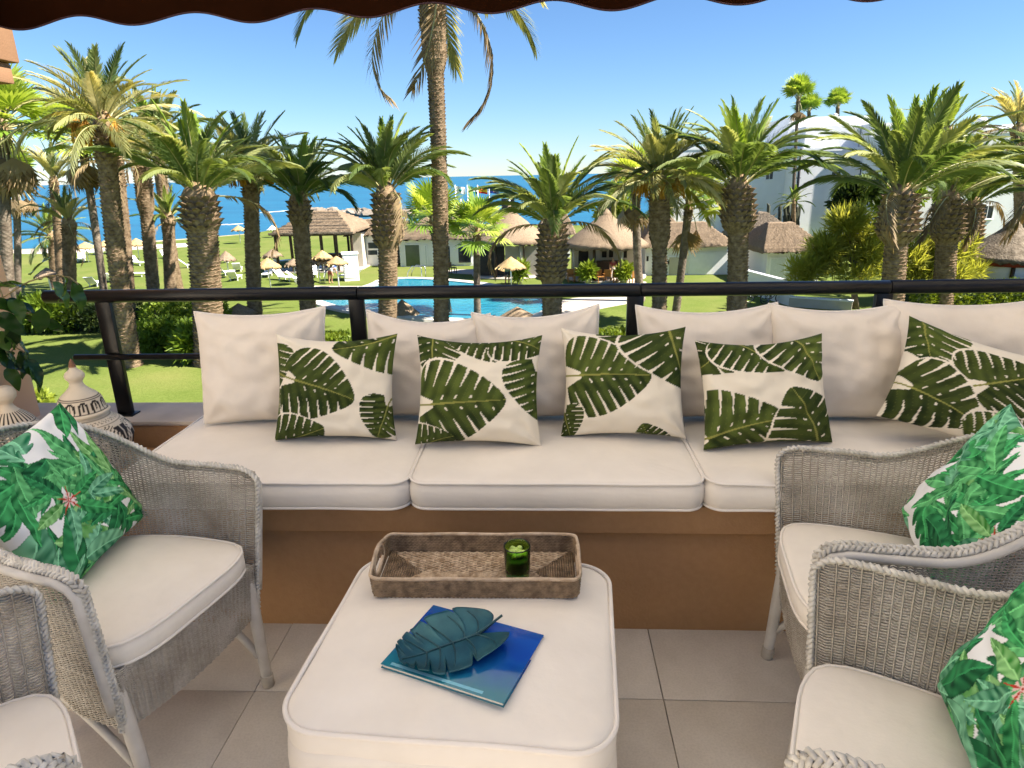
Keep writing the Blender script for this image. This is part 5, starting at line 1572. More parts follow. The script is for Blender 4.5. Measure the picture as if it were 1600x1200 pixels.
part("screen", MB().box((-r4*.80, -r4*.62, .2), (-r4*.1, -r4*.57, z4-.25)), M["shade_dark"], h4_, smooth=False)  # dark sheet standing in for the shade under the roof
part("screen", MB().box((-r4*.08, -r4*.66, .2), (r4*.36, -r4*.61, z4-.25)), M["screen_beige"], h4_, smooth=False)
part("screen", MB().box((r4*.40, -r4*.62, .2), (r4*.72, -r4*.57, z4-.25)), M["screen_beige"], h4_, smooth=False)
h5_, r5, z5 = cone_hut(940, 328, 880, 1012, 386, 50, "large conical thatched restaurant hut with orange chairs in front", seed=3)
part("back_wall", MB().box((-r5*.75, r5*.30, .13), (r5*.8, r5*.36, z5)), M["cream_wall"], h5_, smooth=False)
bc = part("bar_counter", MB().box((-r5*.2, -r5*.05, .13), (r5*.55, r5*.1, 1.2)), M["wood_dark"], h5_, smooth=False)
for k, (u0, u1, z0, z1) in enumerate(((-.62, -.38, .3, 2.1), (-.05, .06, 1.35, 1.9), (.12, .22, 1.35, 1.95), (.45, .55, 1.3, 1.8))):
    part("doorway" if k == 0 else "picture", MB().box((r5*u0, r5*.28, z0), (r5*u1, r5*.298, z1)), M["shade_dark"], h5_, smooth=False)
cone_hut(714, 322, 690, 742, 352, 66, "small rounded thatched roof left of the flag poles", posts=6, chimney=False, seed=5)
hr, rr8, zr8 = cone_hut(1558, 345, 1505, 1640, 408, 40, "grey thatched cone hut with red eave board at the right edge", posts=8, chimney=False, seed=7, mat="thatch_grey")
mat_noise("red_board", (.22, .03, .02), (.32, .05, .03), 5, .6, .1)
part("eave_board", MB().lathe([(rr8*.90, zr8-.28), (rr8*.93, zr8-.28), (rr8*.93, zr8+.0), (rr8*.90, zr8+.0)], 48, cap=False), M["red_board"], hr)
part("wall_drum", MB().lathe([(rr8*.80, 0), (rr8*.80, zr8-.05)], 40, cap=False), M["white_wall"], hr)

def house(label, px_l, px_r, py_eave, py_ridge, Y, depth, ridge, mat="thatch", wall="white_wall", rz=0, over=.5, windows=(), group="thatched huts of the beach restaurant", open_=False, nposts=0):
    xl, xr = at(px_l, py_eave, Y).x, at(px_r, py_eave, Y).x; w = xr-xl
    ze = zat((px_l+px_r)/2, py_eave, Y); zr_ = zat((px_l+px_r)/2, py_ridge, Y+depth/2)
    t = thing("thatched_house" if not open_ else "open_pavilion", label, "hut", ((xl+xr)/2, Y+depth/2, GZ), (0, 0, rz), group)
    part("roof", ridge_roof(w, depth, zr_-ze, ridge*w, seed=int(px_l)), M[mat], t, loc=(0, 0, ze))
    if not open_:
        part("wall", MB().box((-w/2+over, -depth/2+over, 0), (w/2-over, depth/2-over, ze-.02)), M[wall], t, smooth=False)
    for (x0, y0, x1, y1, m_) in windows:
        yy = Y+over
        a, b = at(x0, y0, yy), at(x1, y1, yy); ox = (xl+xr)/2
        z0, z1 = max(.05, b.z-GZ), a.z-GZ
        wn_ = part("window", MB().box((a.x-ox-.08, -depth/2+over-.06, z0-.08), (b.x-ox+.08, -depth/2+over-.003, z1+.08)), M["white_trim"], t, smooth=False)
        part("pane", MB().box((a.x-ox, -depth/2+over-.08, z0), (b.x-ox, -depth/2+over-.062, z1)), M[m_], wn_, smooth=False)
    return t, w, ze
house("long thatched roof over a white walled kitchen block right of the fruiting palm", 1000, 1150, 384, 346, 50, 8, .55, windows=[(1046, 402, 1060, 442, "cream_wall"), (1078, 396, 1136, 440, "white_trim"), (1010, 400, 1013, 408, "shade_dark"), (1040, 408, 1044, 412, "shade_dark")])
house("white building with green glass door behind the tall central palm", 612, 760, 374, 336, 57, 8, .4, windows=[(633, 383, 657, 418, "green_glass_door"), (664, 384, 668, 420, "shutter"), (686, 385, 704, 412, "window_glass"), (716, 386, 736, 410, "window_glass"), (752, 388, 778, 415, "shade_dark")])
h2b, w2b, z2b = house("white building with two windows right of the open pavilion", 536, 622, 368, 342, 58, 7, .5, windows=[(558, 380, 565, 400, "window_glass"), (575, 379, 590, 388, "window_glass"), (575, 391, 590, 398, "window_glass")])
house("grey shingled hip roof in front of the apartment block", 1160, 1262, 379, 330, 56, 8, .1, mat="thatch_grey", windows=[(1170, 392, 1183, 398, "window_glass")])
house("brown shingled hip roof over a low white terrace house left of the tamarisk", 1192, 1300, 394, 346, 46, 8, .35, mat="thatch", windows=[(1205, 404, 1222, 445, "shutter"), (1230, 404, 1252, 445, "shutter"), (1256, 414, 1264, 446, "window_glass")])
house("low distant thatched roof behind the long kitchen roof", 1010, 1060, 352, 328, 80, 8, .4)
house("low distant pale hut between the two conical huts", 838, 900, 366, 330, 62, 9, .5)
# open pavilion with tiled shingles, left
pv, wv, zv = house("open pavilion with broad shingled hip roof and dark posts in front of the sea", 419, 552, 365, 329, 54, 8.5, .28, mat="thatch", open_=True)
for i in range(6):
    for sy_ in (-1, 1):
        x = lerp(-wv/2+.35, wv/2-.35, i/5)
        part("post", MB().box((x-.09, sy_*3.8-.09, 0), (x+.09, sy_*3.8+.09, zv-.02)), M["wood_dark"], pv, smooth=False)
part("beam", MB().box((-wv/2+.1, -3.9, zv-.22), (wv/2-.1, -3.7, zv-.02)), M["wood_dark"], pv, smooth=False)
part("counter", MB().box((-wv*.12, 0, 0), (wv*.42, 1.0, 1.1)), M["wood_dark"], pv, smooth=False)
part("end_wall", MB().box((wv*.34, -1, 0), (wv*.46, 3.5, zv-.25)), M["cream_wall"], pv, smooth=False)
part("floor_slab", MB().box((-wv/2, -4, .0), (wv/2, 4, .10)), M["paving"], pv, smooth=False)
# raised courses of shingles on the pavilion roof
for k in range(7):
    s_ = k/7; mb = MB(); zr_ = zat(485, 329, 54+4.25)-zv
    x0 = lerp(-wv/2, -.28*wv/2, s_); y0 = -4.25*(1-s_); z0 = zv + zr_*s_**.95
    mb.box((x0, y0-.06, z0-.02), (-x0, y0+.05, z0+.09)); part("shingle_course", mb, M["thatch_grey"], pv, smooth=False)
kp = at(546, 395, 50)
kt = thing("white_kiosk", "small white louvred kiosk cabin beside the open pavilion", "kiosk", (kp.x, 50, GZ), (0, 0, R(20)))
part("cabin", MB().box((-.55, -.45, 0), (.55, .45, 2.0)), M["white_wall"], kt, smooth=False)
part("lid", MB().box((-.62, -.52, 2.002), (.62, .52, 2.12)), M["white_trim"], kt, smooth=False)
for k in range(9): part("slat", MB().box((-.48, -.485, .25+k*.18), (.48, -.452, .37+k*.18)), M["white_trim"], kt, smooth=False)
# low walls, terrace edge by the parked bicycles
def low_wall(name, label, pa, pb, h, th, mat):
    a, b = gnd(*pa), gnd(*pb); d = b-a
    t = thing(name, label, "wall", a, (0, 0, math.atan2(d.y, d.x)))
    part("wall_body", MB().box((0, 0, -.2), (d.length, th, h)), M[mat], t, smooth=False)
    part("coping", MB().box((-.04, -.04, h+.001), (d.length+.04, th+.04, h+.08)), M["white_trim"], t, smooth=False)
    return t
low_wall("garden_wall", "low white garden wall right of the lawn below the terrace house", (1160, 455), (1232, 478), 1.3, .25, "white_wall")
low_wall("garden_wall", "low brown garden wall along the yellow lawn strip below the tamarisk", (1232, 479), (1330, 486), .5, .25, "cream_wall")
low_wall("garden_wall", "white boundary wall below the grey cone hut at the right", (1480, 432), (1640, 420), 1.0, .25, "white_wall")
# ------------------------------------------------------------------ shrubs, hedges, feathery trees
mat_leaf("hedge_leaf", [(.1, (.08, .14, .010)), (.5, (.18, .25, .02)), (.9, (.34, .37, .045))], .35, .5, False, 2.5)
mat_leaf("shrub_leaf", [(.1, (.09, .16, .016)), (.5, (.20, .30, .03)), (.9, (.38, .44, .06))], .35, .5, True, 1.5)
mat_leaf("tamarisk_leaf", [(.1, (.26, .30, .05)), (.5, (.42, .45, .085)), (.9, (.60, .57, .17))], .6, .6, False, .6)
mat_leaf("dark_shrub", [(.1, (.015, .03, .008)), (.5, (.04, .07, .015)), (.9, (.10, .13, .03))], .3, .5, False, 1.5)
def leaf_cloud(fn, n, size, seed, elong=1.0, updir=0.0):
    """n small leaf faces spread through the volume given by fn(rr) -> (point, outward)"""
    rr = random.Random(seed); mb = MB(); wd_ = .32 if elong < 3 else .16
    for _ in range(n):
        p, o_ = fn(rr)
        d = Vector((rr.gauss(0, 1), rr.gauss(0, 1), rr.gauss(0, 1)+updir)) + o_*1.2
        d.normalize(); w_ = d.orthogonal().normalized(); w_.rotate(Matrix.Rotation(rr.uniform(0, 6.3), 3, d))
        s_ = size*rr.uniform(.6, 1.4); k = len(mb.v)
        mb.v += [p, p + d*s_*.5*elong + w_*s_*wd_, p + d*s_*elong, p + d*s_*.5*elong - w_*s_*wd_]
        mb.f.append((k, k+1, k+2, k+3))
    return mb
def blob_fn(blobs, shell=.55):
    tot = sum(b[3]**2 for b in blobs)
    def fn(rr):
        q = rr.uniform(0, tot)
        for b in blobs:
            q -= b[3]**2
            if q <= 0: break
        d = Vector((rr.gauss(0, 1), rr.gauss(0, 1), rr.gauss(0, 1))).normalized()
        r_ = b[3]*(shell + (1-shell)*rr.random()**.6)*(1 + .25*nz(d.x*2.2+b[0], d.y*2.2+b[1], d.z*2.2))
        return Vector(b[:3]) + Vector((d.x*r_, d.y*r_, d.z*r_*.85)), d
    return fn
mat_noise("branch", (.14, .10, .07), (.26, .20, .14), 6, .9, .4, 20)
def shrub(label, px, py, Y, blobs, n, size, mat, seed, cat="shrub", stems=4, elong=1.6, group="garden shrubs", name="shrub", updir=.3):
    p = at(px, py, Y); t = thing(name, label, cat, (p.x, Y, GZ), group=group)
    part("foliage", leaf_cloud(blob_fn(blobs), n, size, seed, elong, updir), M[mat], t, smooth=False)
    rr = random.Random(seed)
    for k in range(stems):
        b = blobs[k % len(blobs)]
        part("stem", MB().tube([(b[0]*.25, b[1]*.25, -.05), (b[0]*.6+rr.uniform(-.1, .1), b[1]*.6, b[2]*.5), (b[0], b[1], b[2])], [.06, .045, .02], 6), M["branch"], t)
    return t
shrub("light green clipped shrub on the left lawn beside the tall palm's foot", 262, 545, 28.5, [(-.9, 0, .75, .75), (0, .3, .85, .85), (.9, 0, .8, .8), (-.3, -.4, .6, .6), (1.5, .2, .6, .6)], 5200, .13, "shrub_leaf", 1)
shrub("taller yellow-green shrub behind the clipped one near the stout palm", 292, 520, 31.5, [(-1.2, 0, 1.1, .9), (0, .3, 1.2, 1.0), (1.2, .2, 1.15, 1.0)], 4500, .14, "shrub_leaf", 2)
shrub("spiky green shrub half hidden by the plain left cushion", 306, 548, 27.0, [(0, 0, .7, .7), (.7, .2, .7, .6)], 2200, .2, "shrub_leaf", 3, elong=2.6)
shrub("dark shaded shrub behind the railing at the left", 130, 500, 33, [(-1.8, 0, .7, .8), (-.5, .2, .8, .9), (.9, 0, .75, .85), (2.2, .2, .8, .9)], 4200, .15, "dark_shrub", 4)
shrub("bright yellow-green grassy shrub behind the vine at the left", 52, 462, 33, [(-.9, 0, .9, .8), (.2, .2, 1.0, .9), (1.2, 0, .8, .75)], 3200, .2, "shrub_leaf", 5, elong=2.6)
shrub("narrow light green bush beside the peach pillar", 51, 605, 17.0, [(0, 0, .7, .35), (.05, .1, 1.2, .33), (-.05, 0, .35, .35), (.0, .1, 1.6, .25)], 1800, .12, "shrub_leaf", 6, stems=1)
def tree(label, px, py, Y, blobs, n, size, mat, seed, trunk, elong, name="tamarisk_tree", group="feathery trees by the terrace houses", cat="tree", updir=.6):
    p = at(px, py, Y); t = thing(name, label, cat, (p.x, Y, GZ), group=group)
    part("crown", leaf_cloud(blob_fn(blobs, .35), n, size, seed, elong, updir), M[mat], t, smooth=False)
    tr_ = part("trunk", MB().tube(trunk, list(np.linspace(.20, .10, len(trunk))), 9), M["branch"], t)
    top_ = Vector(trunk[-1])
    for k, b in enumerate(blobs[:12]):
        e_ = Vector(b[:3]); m_ = top_.lerp(e_, .5) + Vector((.15*math.sin(k*2), .1*math.cos(k*3), .1))
        part("limb", MB().tube([top_*.94 + Vector(trunk[-2])*.06, m_, e_], [.09, .06, .02], 6), M["branch"], tr_)
    return t
def plumes(seed, n, env):
    """many small leaning plumes inside a few large lobes"""
    rr = random.Random(seed); out = []
    for k in range(n):
        b = env[k % len(env)]; d = Vector((rr.gauss(0, 1), rr.gauss(0, .6), rr.gauss(0, 1))).normalized()*rr.uniform(.35, 1.0)*b[3]
        out.append((b[0]+d.x, b[1]+d.y, b[2]+d.z*.9, rr.uniform(.28, .55)))
    return out
TA = plumes(4, 64, [(-1.9, 0, 2.6, 1.2), (-1.1, .4, 3.7, 1.2), (-.1, 0, 4.2, 1.2), (.9, .3, 3.4, 1.2), (-.4, -.4, 2.4, 1.2), (1.3, 0, 2.3, 1.0), (-2.6, 0, 2.0, .7), (-.7, 0, 4.9, .6)])
tree("feathery yellow-green tamarisk tree left of the large right-hand palm", 1335, 440, 37, TA, 11000, .17, "tamarisk_leaf", 11, [(.3, 0, -.1), (.1, 0, .8), (.35, 0, 1.6), (0, 0, 2.4)], 3.6, updir=1.0)
TB = plumes(6, 44, [(-1.5, 0, 2.3, 1.1), (-.4, .4, 2.9, 1.1), (.8, 0, 2.5, 1.2), (-1.0, -.3, 1.4, 1.0), (.4, -.3, 1.5, 1.0), (1.5, .2, 1.7, .8)])
tree("feathery yellow-green tamarisk tree right of the large right-hand palm", 1465, 440, 38, TB, 8000, .17, "tamarisk_leaf", 12, [(0, 0, -.1), (.1, 0, .7), (0, 0, 1.6)], 3.6, updir=1.0)
tree("round green tree behind the tamarisk in front of the apartment block", 1388, 330, 58, [(-.9, 0, 5.6, 1.3), (.6, .3, 5.9, 1.4), (0, -.3, 4.6, 1.3), (1.7, 0, 5.2, 1.0)], 5200, .3, "shrub_leaf", 13, [(0, 0, -.1), (.1, 0, 2.0), (0, 0, 4.2)], 1.4, name="garden_tree", cat="tree", group="round garden trees")
tree("grey-leaved small tree with pale trunk left of the round green tree", 1346, 330, 56, [(-.8, 0, 5.3, .9), (.3, .2, 5.8, .8), (-1.6, 0, 4.7, .6)], 3200, .3, "dark_shrub", 14, [(-1.4, 0, -.1), (-.9, 0, 2.5), (0, 0, 5.0)], 2.2, name="garden_tree", group="round garden trees")
tree("small round green tree behind the conical hut by the sea", 962, 340, 68, [(-.8, 0, 3.6, 1.2), (.7, .2, 3.9, 1.2), (0, 0, 4.6, .9)], 3600, .3, "shrub_leaf", 15, [(0, 0, -.1), (.1, 0, 1.5), (0, 0, 3.0)], 1.5, name="garden_tree", group="round garden trees")
# cactus and yucca clump in front of the apartment block
mat_noise("cactus", (.03, .035, .02), (.07, .075, .04), 5, .7, .4, 20)
cp_ = at(1222, 330, 66); ct = thing("cactus_clump", "dark columnar cactus clump in front of the apartment block", "cactus", (cp_.x, 66, GZ), group="garden shrubs")
rr = random.Random(9)
for k in range(17):
    x, y, h_ = rr.uniform(-1.7, 1.7), rr.uniform(-.7, .7), rr.uniform(2.8, 5.2)
    part("column", MB().tube([(x, y, -.1), (x+rr.uniform(-.1, .1), y, h_*.6), (x+rr.uniform(-.25, .25), y, h_-.2), (x+rr.uniform(-.25, .25), y, h_)], [.17, .19, .16, .04], 8), M["cactus"], ct)
palm('canary', (1240, 318), (1240, 380), 64, .16, 1.9, 26, "small spiky yucca-like palm beside the cactus clump", 61, elev=(85, 5), group="garden shrubs")
palm('canary', (1168, 340), (1170, 385), 62, .18, 1.6, 22, "small yellow-green spiky plant left of the shingled roof", 62, elev=(85, 5), group="garden shrubs")
# clipped hedges
def hedge(label, pa, pb, w, h, n, seed, mat="hedge_leaf"):
    a, b = gnd(*pa), gnd(*pb); d = b-a; L = d.length
    t = thing("hedge", label, "hedge", a, (0, 0, math.atan2(d.y, d.x)), "clipped hedges")
    def fn(rr):
        x = rr.uniform(0, L); f_ = rr.random()
        lump = .12*nz(x*1.1, seed)
        if f_ < .45: return Vector((x, rr.uniform(-w/2, w/2), h + lump + rr.uniform(-.12, .03))), Vector((0, 0, 1))
        sg = -1 if f_ < .85 else 1
        return Vector((x, sg*(w/2 + .1*nz(x*1.5, 4, seed)) + rr.uniform(-.08, .04), rr.uniform(.02, h+lump))), Vector((0, sg, 0))
    part("foliage", leaf_cloud(fn, n, .13, seed, 1.4, .4), M[mat], t, smooth=False)
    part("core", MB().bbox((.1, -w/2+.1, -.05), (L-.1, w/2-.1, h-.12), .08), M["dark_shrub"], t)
    return t
hedge("bright clipped hedge below the handrail at the far right", (1395, 500), (1680, 478), 1.6, 1.5, 9000, 1)
hedge("taller clipped hedge behind the bright one at the right edge", (1490, 462), (1680, 450), 1.4, 1.5, 5200, 2)
hedge("low green hedge seen between the cushions below the left upright", (470, 556), (600, 556), 1.2, .9, 2600, 3)
hedge("low green hedge seen between the cushions left of the middle upright", (880, 556), (1000, 556), 1.2, 1.0, 2600, 4)

# ------------------------------------------------------------------ parasols, loungers, people, flags, bicycle
def parasol(px, py_apex, py_eave, px_half, Y, mat, label, seed, fringe=True):
    p = at(px, py_apex, Y); ze = zat(px, py_eave, Y); za = p.z-GZ; rad = px_half*Y*1.03/FPX
    t = thing("parasol", label, "parasol", (p.x, Y, GZ), group="thatched parasols on the lawns")
    part("pole", MB().tube([(0, 0, 0), (0, 0, za-.05)], .045, 8), M["white_trim"], t)
    part("canopy", cone_roof(rad, za-ze, 0, n=36, sag=.05, seed=seed, rows_=5), M[mat], t, loc=(0, 0, ze))
    return t
PAR = [
    (503, 391, 402, 14, 49, "straw", "orange straw parasol beside the open pavilion, further left of the pair"),
    (525, 400, 411, 16, 46, "straw", "orange straw parasol in front of the white kiosk"),
    (417, 403, 416, 18, 46, "straw", "orange straw parasol left of the pale-trunked palm"),
    (458, 404, 413, 13, 48, "thatch", "pinkish thatched parasol behind the pale-trunked palm"),
    (425, 389, 399, 14, 53, "thatch", "grey-pink thatched parasol left of the pavilion posts"),
    (496, 401, 410, 12, 49, "thatch", "pale thatched parasol under the pair of orange ones"),
    (628, 468, 497, 33, 36.5, "thatch", "large tan thatched parasol at the near edge of the pool"),
    (808, 479, 503, 42, 35.5, "thatch", "large tan thatched parasol near the right end of the pool"),
    (372, 474, 489, 24, 33, "thatch", "brown thatched parasol behind the left cushion"),
    (798, 401, 417, 22, 46, "straw", "yellow parasol beside the restaurant with people under it"),
    (372, 352, 359, 10, 82, "straw", "small distant parasol at the beach in front of the sea, right of the fruiting palm"),
    (425, 352, 358, 7, 90, "white_trim", "tiny white parasol by the sea left of the pavilion"),
    (132, 378, 387, 16, 64, "straw", "straw parasol near the beach at the far left"),
    (212, 372, 382, 14, 66, "straw", "straw parasol near the beach behind the slim left trunks"),
    (352, 392, 405, 13, 52, "thatch", "thatched parasol right of the stout palm"),
    (72, 418, 430, 17, 44, "thatch", "brown thatched parasol in the left background lawn"),
    (162, 376, 384, 11, 72, "straw", "small straw parasol by the promenade at the left"),
]
for k, (px_, pa, pe, hw_, Y_, m_, lab) in enumerate(PAR): parasol(px_, pa, pe, hw_, Y_, m_, lab, k+20)
lg_fr = MB().box((-.32, -.95, .26), (.32, .45, .31)).mesh("bed", M["white_trim"], False)
lg_bk = MB().box((-.32, 0, -.02), (.32, .75, .03)).mesh("backrest", M["white_trim"], False)
lg_lg = MB().box((-.03, -.03, 0), (.03, .03, .26)).mesh("leg", M["white_trim"], False)
LOUNGE = [(432, 424, 40), (446, 438, 60), (418, 432, 10), (372, 424, 200), (368, 438, 190), (352, 430, 170), (490, 432, 20), (548, 436, 250), (500, 424, 30), (470, 440, 100), (148, 398, 80), (170, 441, 200), (150, 447, 190), (216, 414, 60), (262, 404, 50), (300, 418, 120), (128, 408, 30), (210, 432, 90), (235, 398, 20), (342, 412, 150), (404, 416, 60), (440, 412, 140)]
beside = {0: "behind the pale-trunked palm", 3: "right of the stout palm", 10: "in the left background", 6: "by the bending person"}
ORD = ['first', 'second', 'third', 'fourth', 'fifth', 'sixth', 'seventh', 'eighth', 'ninth', 'tenth']
cnt = {}
for k, (px_, py_, a) in enumerate(sorted(LOUNGE)):
    p = gnd(px_, py_)
    where = "left of the pool" if px_ > 395 else ("right of the stout palm" if px_ > 335 else "among the trunks at the left")
    cnt[where] = cnt.get(where, -1) + 1
    t = thing("sun_lounger", ORD[cnt[where]] + " white sun lounger from the left on the lawn " + where, "lounger", p, (0, 0, R(a)), "white sun loungers on the lawn " + where)
    obj("bed", lg_fr, t); obj("backrest", lg_bk, t, (0, .45, .31), (R(42), 0, 0))
    for sx_ in (-1, 1):
        for y_ in (-.8, .35): obj("leg", lg_lg, t, (sx_*.27, y_, 0))
# restaurant chairs and tables
for k, (px_, py_, a) in enumerate(((892, 441, 10), (905, 440, 40), (920, 438, 80), (937, 442, 20), (950, 441, 160), (965, 443, 20), (975, 441, 150), (990, 444, 200))):
    p = gnd(px_, py_)
    chair_small((p.x, p.y, GZ+.012), R(a), M["wood_orange"], ORD[k] + " orange wooden armchair from the left before the large conical hut", "orange wooden chairs before the large conical hut")
for k, (px_, py_, a) in enumerate(((768, 428, 10), (780, 430, 90), (812, 430, 200), (697, 426, 30), (708, 427, 120))):
    p = gnd(px_, py_)
    chair_small((p.x, p.y, GZ+.012), R(a), M["wood_dark" if k > 2 else "wood_orange"], ("left" if k == 3 else "right") + " one of the dark terrace chairs by the glazed restaurant front" if k > 2 else ORD[k] + " wooden chair from the left under the yellow parasol", "dark terrace chairs by the restaurant front" if k > 2 else "wooden chairs under the yellow parasol")
mat_noise("pot_clay", (.5, .48, .44), (.6, .58, .54), 6, .7, .1)
def potted(px_, py_, label, seed, h=1.0):
    p = gnd(px_, py_); t = thing("potted_plant", label, "plant", p, group="potted plants by the restaurant")
    part("pot", MB().lathe([(.16, 0), (.24, .35), (.26, .4), (.22, .4)], 14), M["pot_clay"], t)
    part("foliage", leaf_cloud(blob_fn([(0, 0, .4+h*.4, .35*h), (.1, 0, .4+h*.65, .25*h)]), 500, .2, seed, 2.6, .8), M["shrub_leaf"], t, smooth=False)
potted(917, 443, "potted plant before the large conical hut, left of its middle", 1); potted(975, 444, "potted plant among the orange chairs of the large conical hut", 2)
potted(777, 430, "potted plant left of the yellow parasol", 3); potted(812, 445, "potted spiky plant near the pool, right of the yellow parasol", 4, 1.2)
# people: one continuous skinned body each
def person(label, loc, rz, joints, edges, radii, shirt, legs_c, skin=(.42, .24, .15), z_split=(.95, 1.45)):
    me = bpy.data.meshes.new("body"); me.from_pydata(joints, edges, [])
    o = bpy.data.objects.new("person", me); COL.objects.link(o)
    sk = o.modifiers.new("skin", 'SKIN'); ss = o.modifiers.new("sub", 'SUBSURF'); ss.levels = 1
    for i, sv in enumerate(me.skin_vertices[0].data): sv.radius = (radii[i], radii[i]); sv.use_root = (i == 0)
    dg = bpy.context.evaluated_depsgraph_get(); ev = bpy.data.meshes.new_from_object(o.evaluated_get(dg))
    bpy.data.objects.remove(o)
    t = thing("person", label, "person", loc, (0, 0, rz))
    n = len(ev.vertices); V = np.zeros(n*3); ev.vertices.foreach_get("co", V); V = V.reshape(-1, 3)
    col = np.ones((n, 4), dtype=np.float32); col[:, :3] = skin
    idx = np.array([np.argmin(((np.array(joints)-v_)**2).sum(1)) for v_ in V])
    for i, c_ in list(shirt.items()) + list(legs_c.items()): col[idx == i, :3] = c_
    ca = ev.color_attributes.new("Col", 'FLOAT_COLOR', 'POINT'); ca.data.foreach_set("color", col.ravel())
    ev.materials.clear(); ev.materials.append(M["person_skin"]); ev.polygons.foreach_set("use_smooth", [True]*len(ev.polygons))
    ev.name = "body"; obj("body", ev, t)
    return t
tm = NT("person_skin"); vc = tm.n("ShaderNodeVertexColor", layer_name="Col"); tm.bsdf(vc.outputs[0], .7, 0, .3); M["person_skin"] = tm.m
ST_J = [(0, 0, .95), (0, 0, 1.2), (0, 0, 1.42), (0, 0, 1.52), (0, -.02, 1.64), (0, -.02, 1.74), (-.19, 0, 1.40), (-.25, 0, 1.12), (-.24, -.08, .88), (.19, 0, 1.40), (.25, 0, 1.12), (.24, -.08, .88), (-.10, 0, .90), (-.11, 0, .50), (-.11, .02, .08), (-.11, -.12, .04), (.10, 0, .90), (.12, .03, .50), (.13, .06, .08), (.13, -.08, .04)]
ST_E = [(0, 1), (1, 2), (2, 3), (3, 4), (4, 5), (2, 6), (6, 7), (7, 8), (2, 9), (9, 10), (10, 11), (0, 12), (12, 13), (13, 14), (14, 15), (0, 16), (16, 17), (17, 18), (18, 19)]
ST_R = [.15, .15, .16, .06, .10, .07, .075, .05, .04, .075, .05, .04, .10, .065, .045, .04, .10, .065, .045, .04]
BLUE = (.12, .14, .45)
p = gnd(793, 446); person("person in a blue shirt and dark shorts walking by the yellow parasol, seen from behind", (p.x, p.y, GZ), R(170), ST_J, ST_E, ST_R, {i: BLUE for i in (1, 2, 6, 9)}, {i: (.02, .02, .03) for i in (0, 12, 16)})
BD_J = [(0, 0, .90), (0, -.20, 1.08), (0, -.42, 1.15), (0, -.52, 1.14), (0, -.63, 1.10), (0, -.68, 1.02), (-.19, -.42, 1.08), (-.22, -.48, .82), (-.2, -.58, .62), (.19, -.42, 1.08), (.22, -.48, .82), (.2, -.58, .62), (-.10, 0, .86), (-.11, .02, .48), (-.11, .04, .08), (-.11, -.1, .04), (.10, 0, .86), (.12, .0, .48), (.13, .02, .08), (.13, -.12, .04)]
p = gnd(517, 443); person("person in pale shirt bending over a lounger left of the pool", (p.x, p.y, GZ), R(60), BD_J, ST_E, ST_R, {i: (.6, .6, .62) for i in (1, 2, 6, 9)}, {i: (.35, .08, .06) for i in (0, 12, 16)})
p = gnd(957, 441); person("person in a red top standing among the orange chairs of the conical hut", (p.x, p.y, GZ), R(20), ST_J, ST_E, ST_R, {i: (.35, .06, .05) for i in (1, 2, 6, 9)}, {i: (.6, .55, .5) for i in (0, 12, 16, 13, 17)})
p = gnd(526, 442); tw_ = thing("towel", "blue and white striped towel hanging beside the bending person", "towel", (p.x, p.y, GZ))
for k in range(6):
    a0, a1 = R(20+k*16), R(36+k*16)
    part("stripe", MB().add([(-.7*math.cos(a0)-.3, 0, 1.25*math.sin(a0)), (-.7*math.cos(a1)-.3, 0, 1.25*math.sin(a1)), (-.7*math.cos(a1)-.3, .5, 1.25*math.sin(a1)), (-.7*math.cos(a0)-.3, .5, 1.25*math.sin(a0))], [(0, 1, 2, 3)]), mat_noise("towel_blue", (.05, .1, .35), (.08, .14, .45), 5, .9, 0) if k % 2 else M["white_trim"], tw_, smooth=False)

# flags
mat_noise("flag_white", (.78, .80, .82), (.85, .86, .88), 3, .8, 0); mat_noise("flag_red", (.55, .02, .015), (.62, .03, .02), 3, .8, 0)
mat_noise("flag_yellow", (.75, .45, .01), (.8, .5, .02), 3, .8, 0); mat_noise("flag_blue", (.01, .03, .25), (.015, .04, .32), 3, .8, 0); mat_noise("flag_teal", (.02, .22, .20), (.03, .28, .26), 3, .8, 0)
def flag(px_, label, bands, Y=103, emblem=None):
    a = at(px_, 289, Y); t = thing("flagpole", label, "flag", (a.x, Y, GZ), group="flagpoles before the sea")
    h_ = a.z-GZ
    part("pole", MB().tube([(0, 0, 0), (0, 0, h_)], [.10, .07], 8), M["white_trim"], t)
    W_, Hh = 1.4, 1.0; z1 = h_-.15
    for (f0, f1, m_) in bands:
        mb = MB(); nn = 12
        for i in range(nn+1):
            s_ = i/nn; y = .18*math.sin(s_*7+px_)*s_; dz = -.22*s_
            mb.v += [(.08+W_*s_, y, z1-Hh*f0+dz), (.08+W_*s_, y, z1-Hh*f1+dz)]
        mb.f = [(2*i, 2*i+1, 2*i+3, 2*i+2) for i in range(nn)]
        part("flag_band", mb, M[m_], t)
    if emblem:
        for (s_, f_, r_, m_) in emblem:
            y = .18*math.sin(s_*7+px_)*s_ - .03; part("emblem", MB().lathe([(r_, 0), (r_, .01)], 10, M=Matrix.Translation((.08+W_*s_, y, z1-Hh*f_-.22*s_)) @ Matrix.Rotation(R(90), 4, 'X')), M[m_], t)
flag(711, "white flag with teal emblem, leftmost on the flagpoles", [(0, 1, "flag_white")], emblem=[(.5, .5, .24, "flag_teal")])
flag(730, "teal and white striped flag, second from the left", [(0, .33, "flag_teal"), (.33, .67, "flag_white"), (.67, 1, "flag_teal")])
flag(746, "red and yellow banded flag, third from the left", [(0, .25, "flag_red"), (.25, .75, "flag_yellow"), (.75, 1, "flag_red")], emblem=[(.33, .5, .14, "flag_red")])
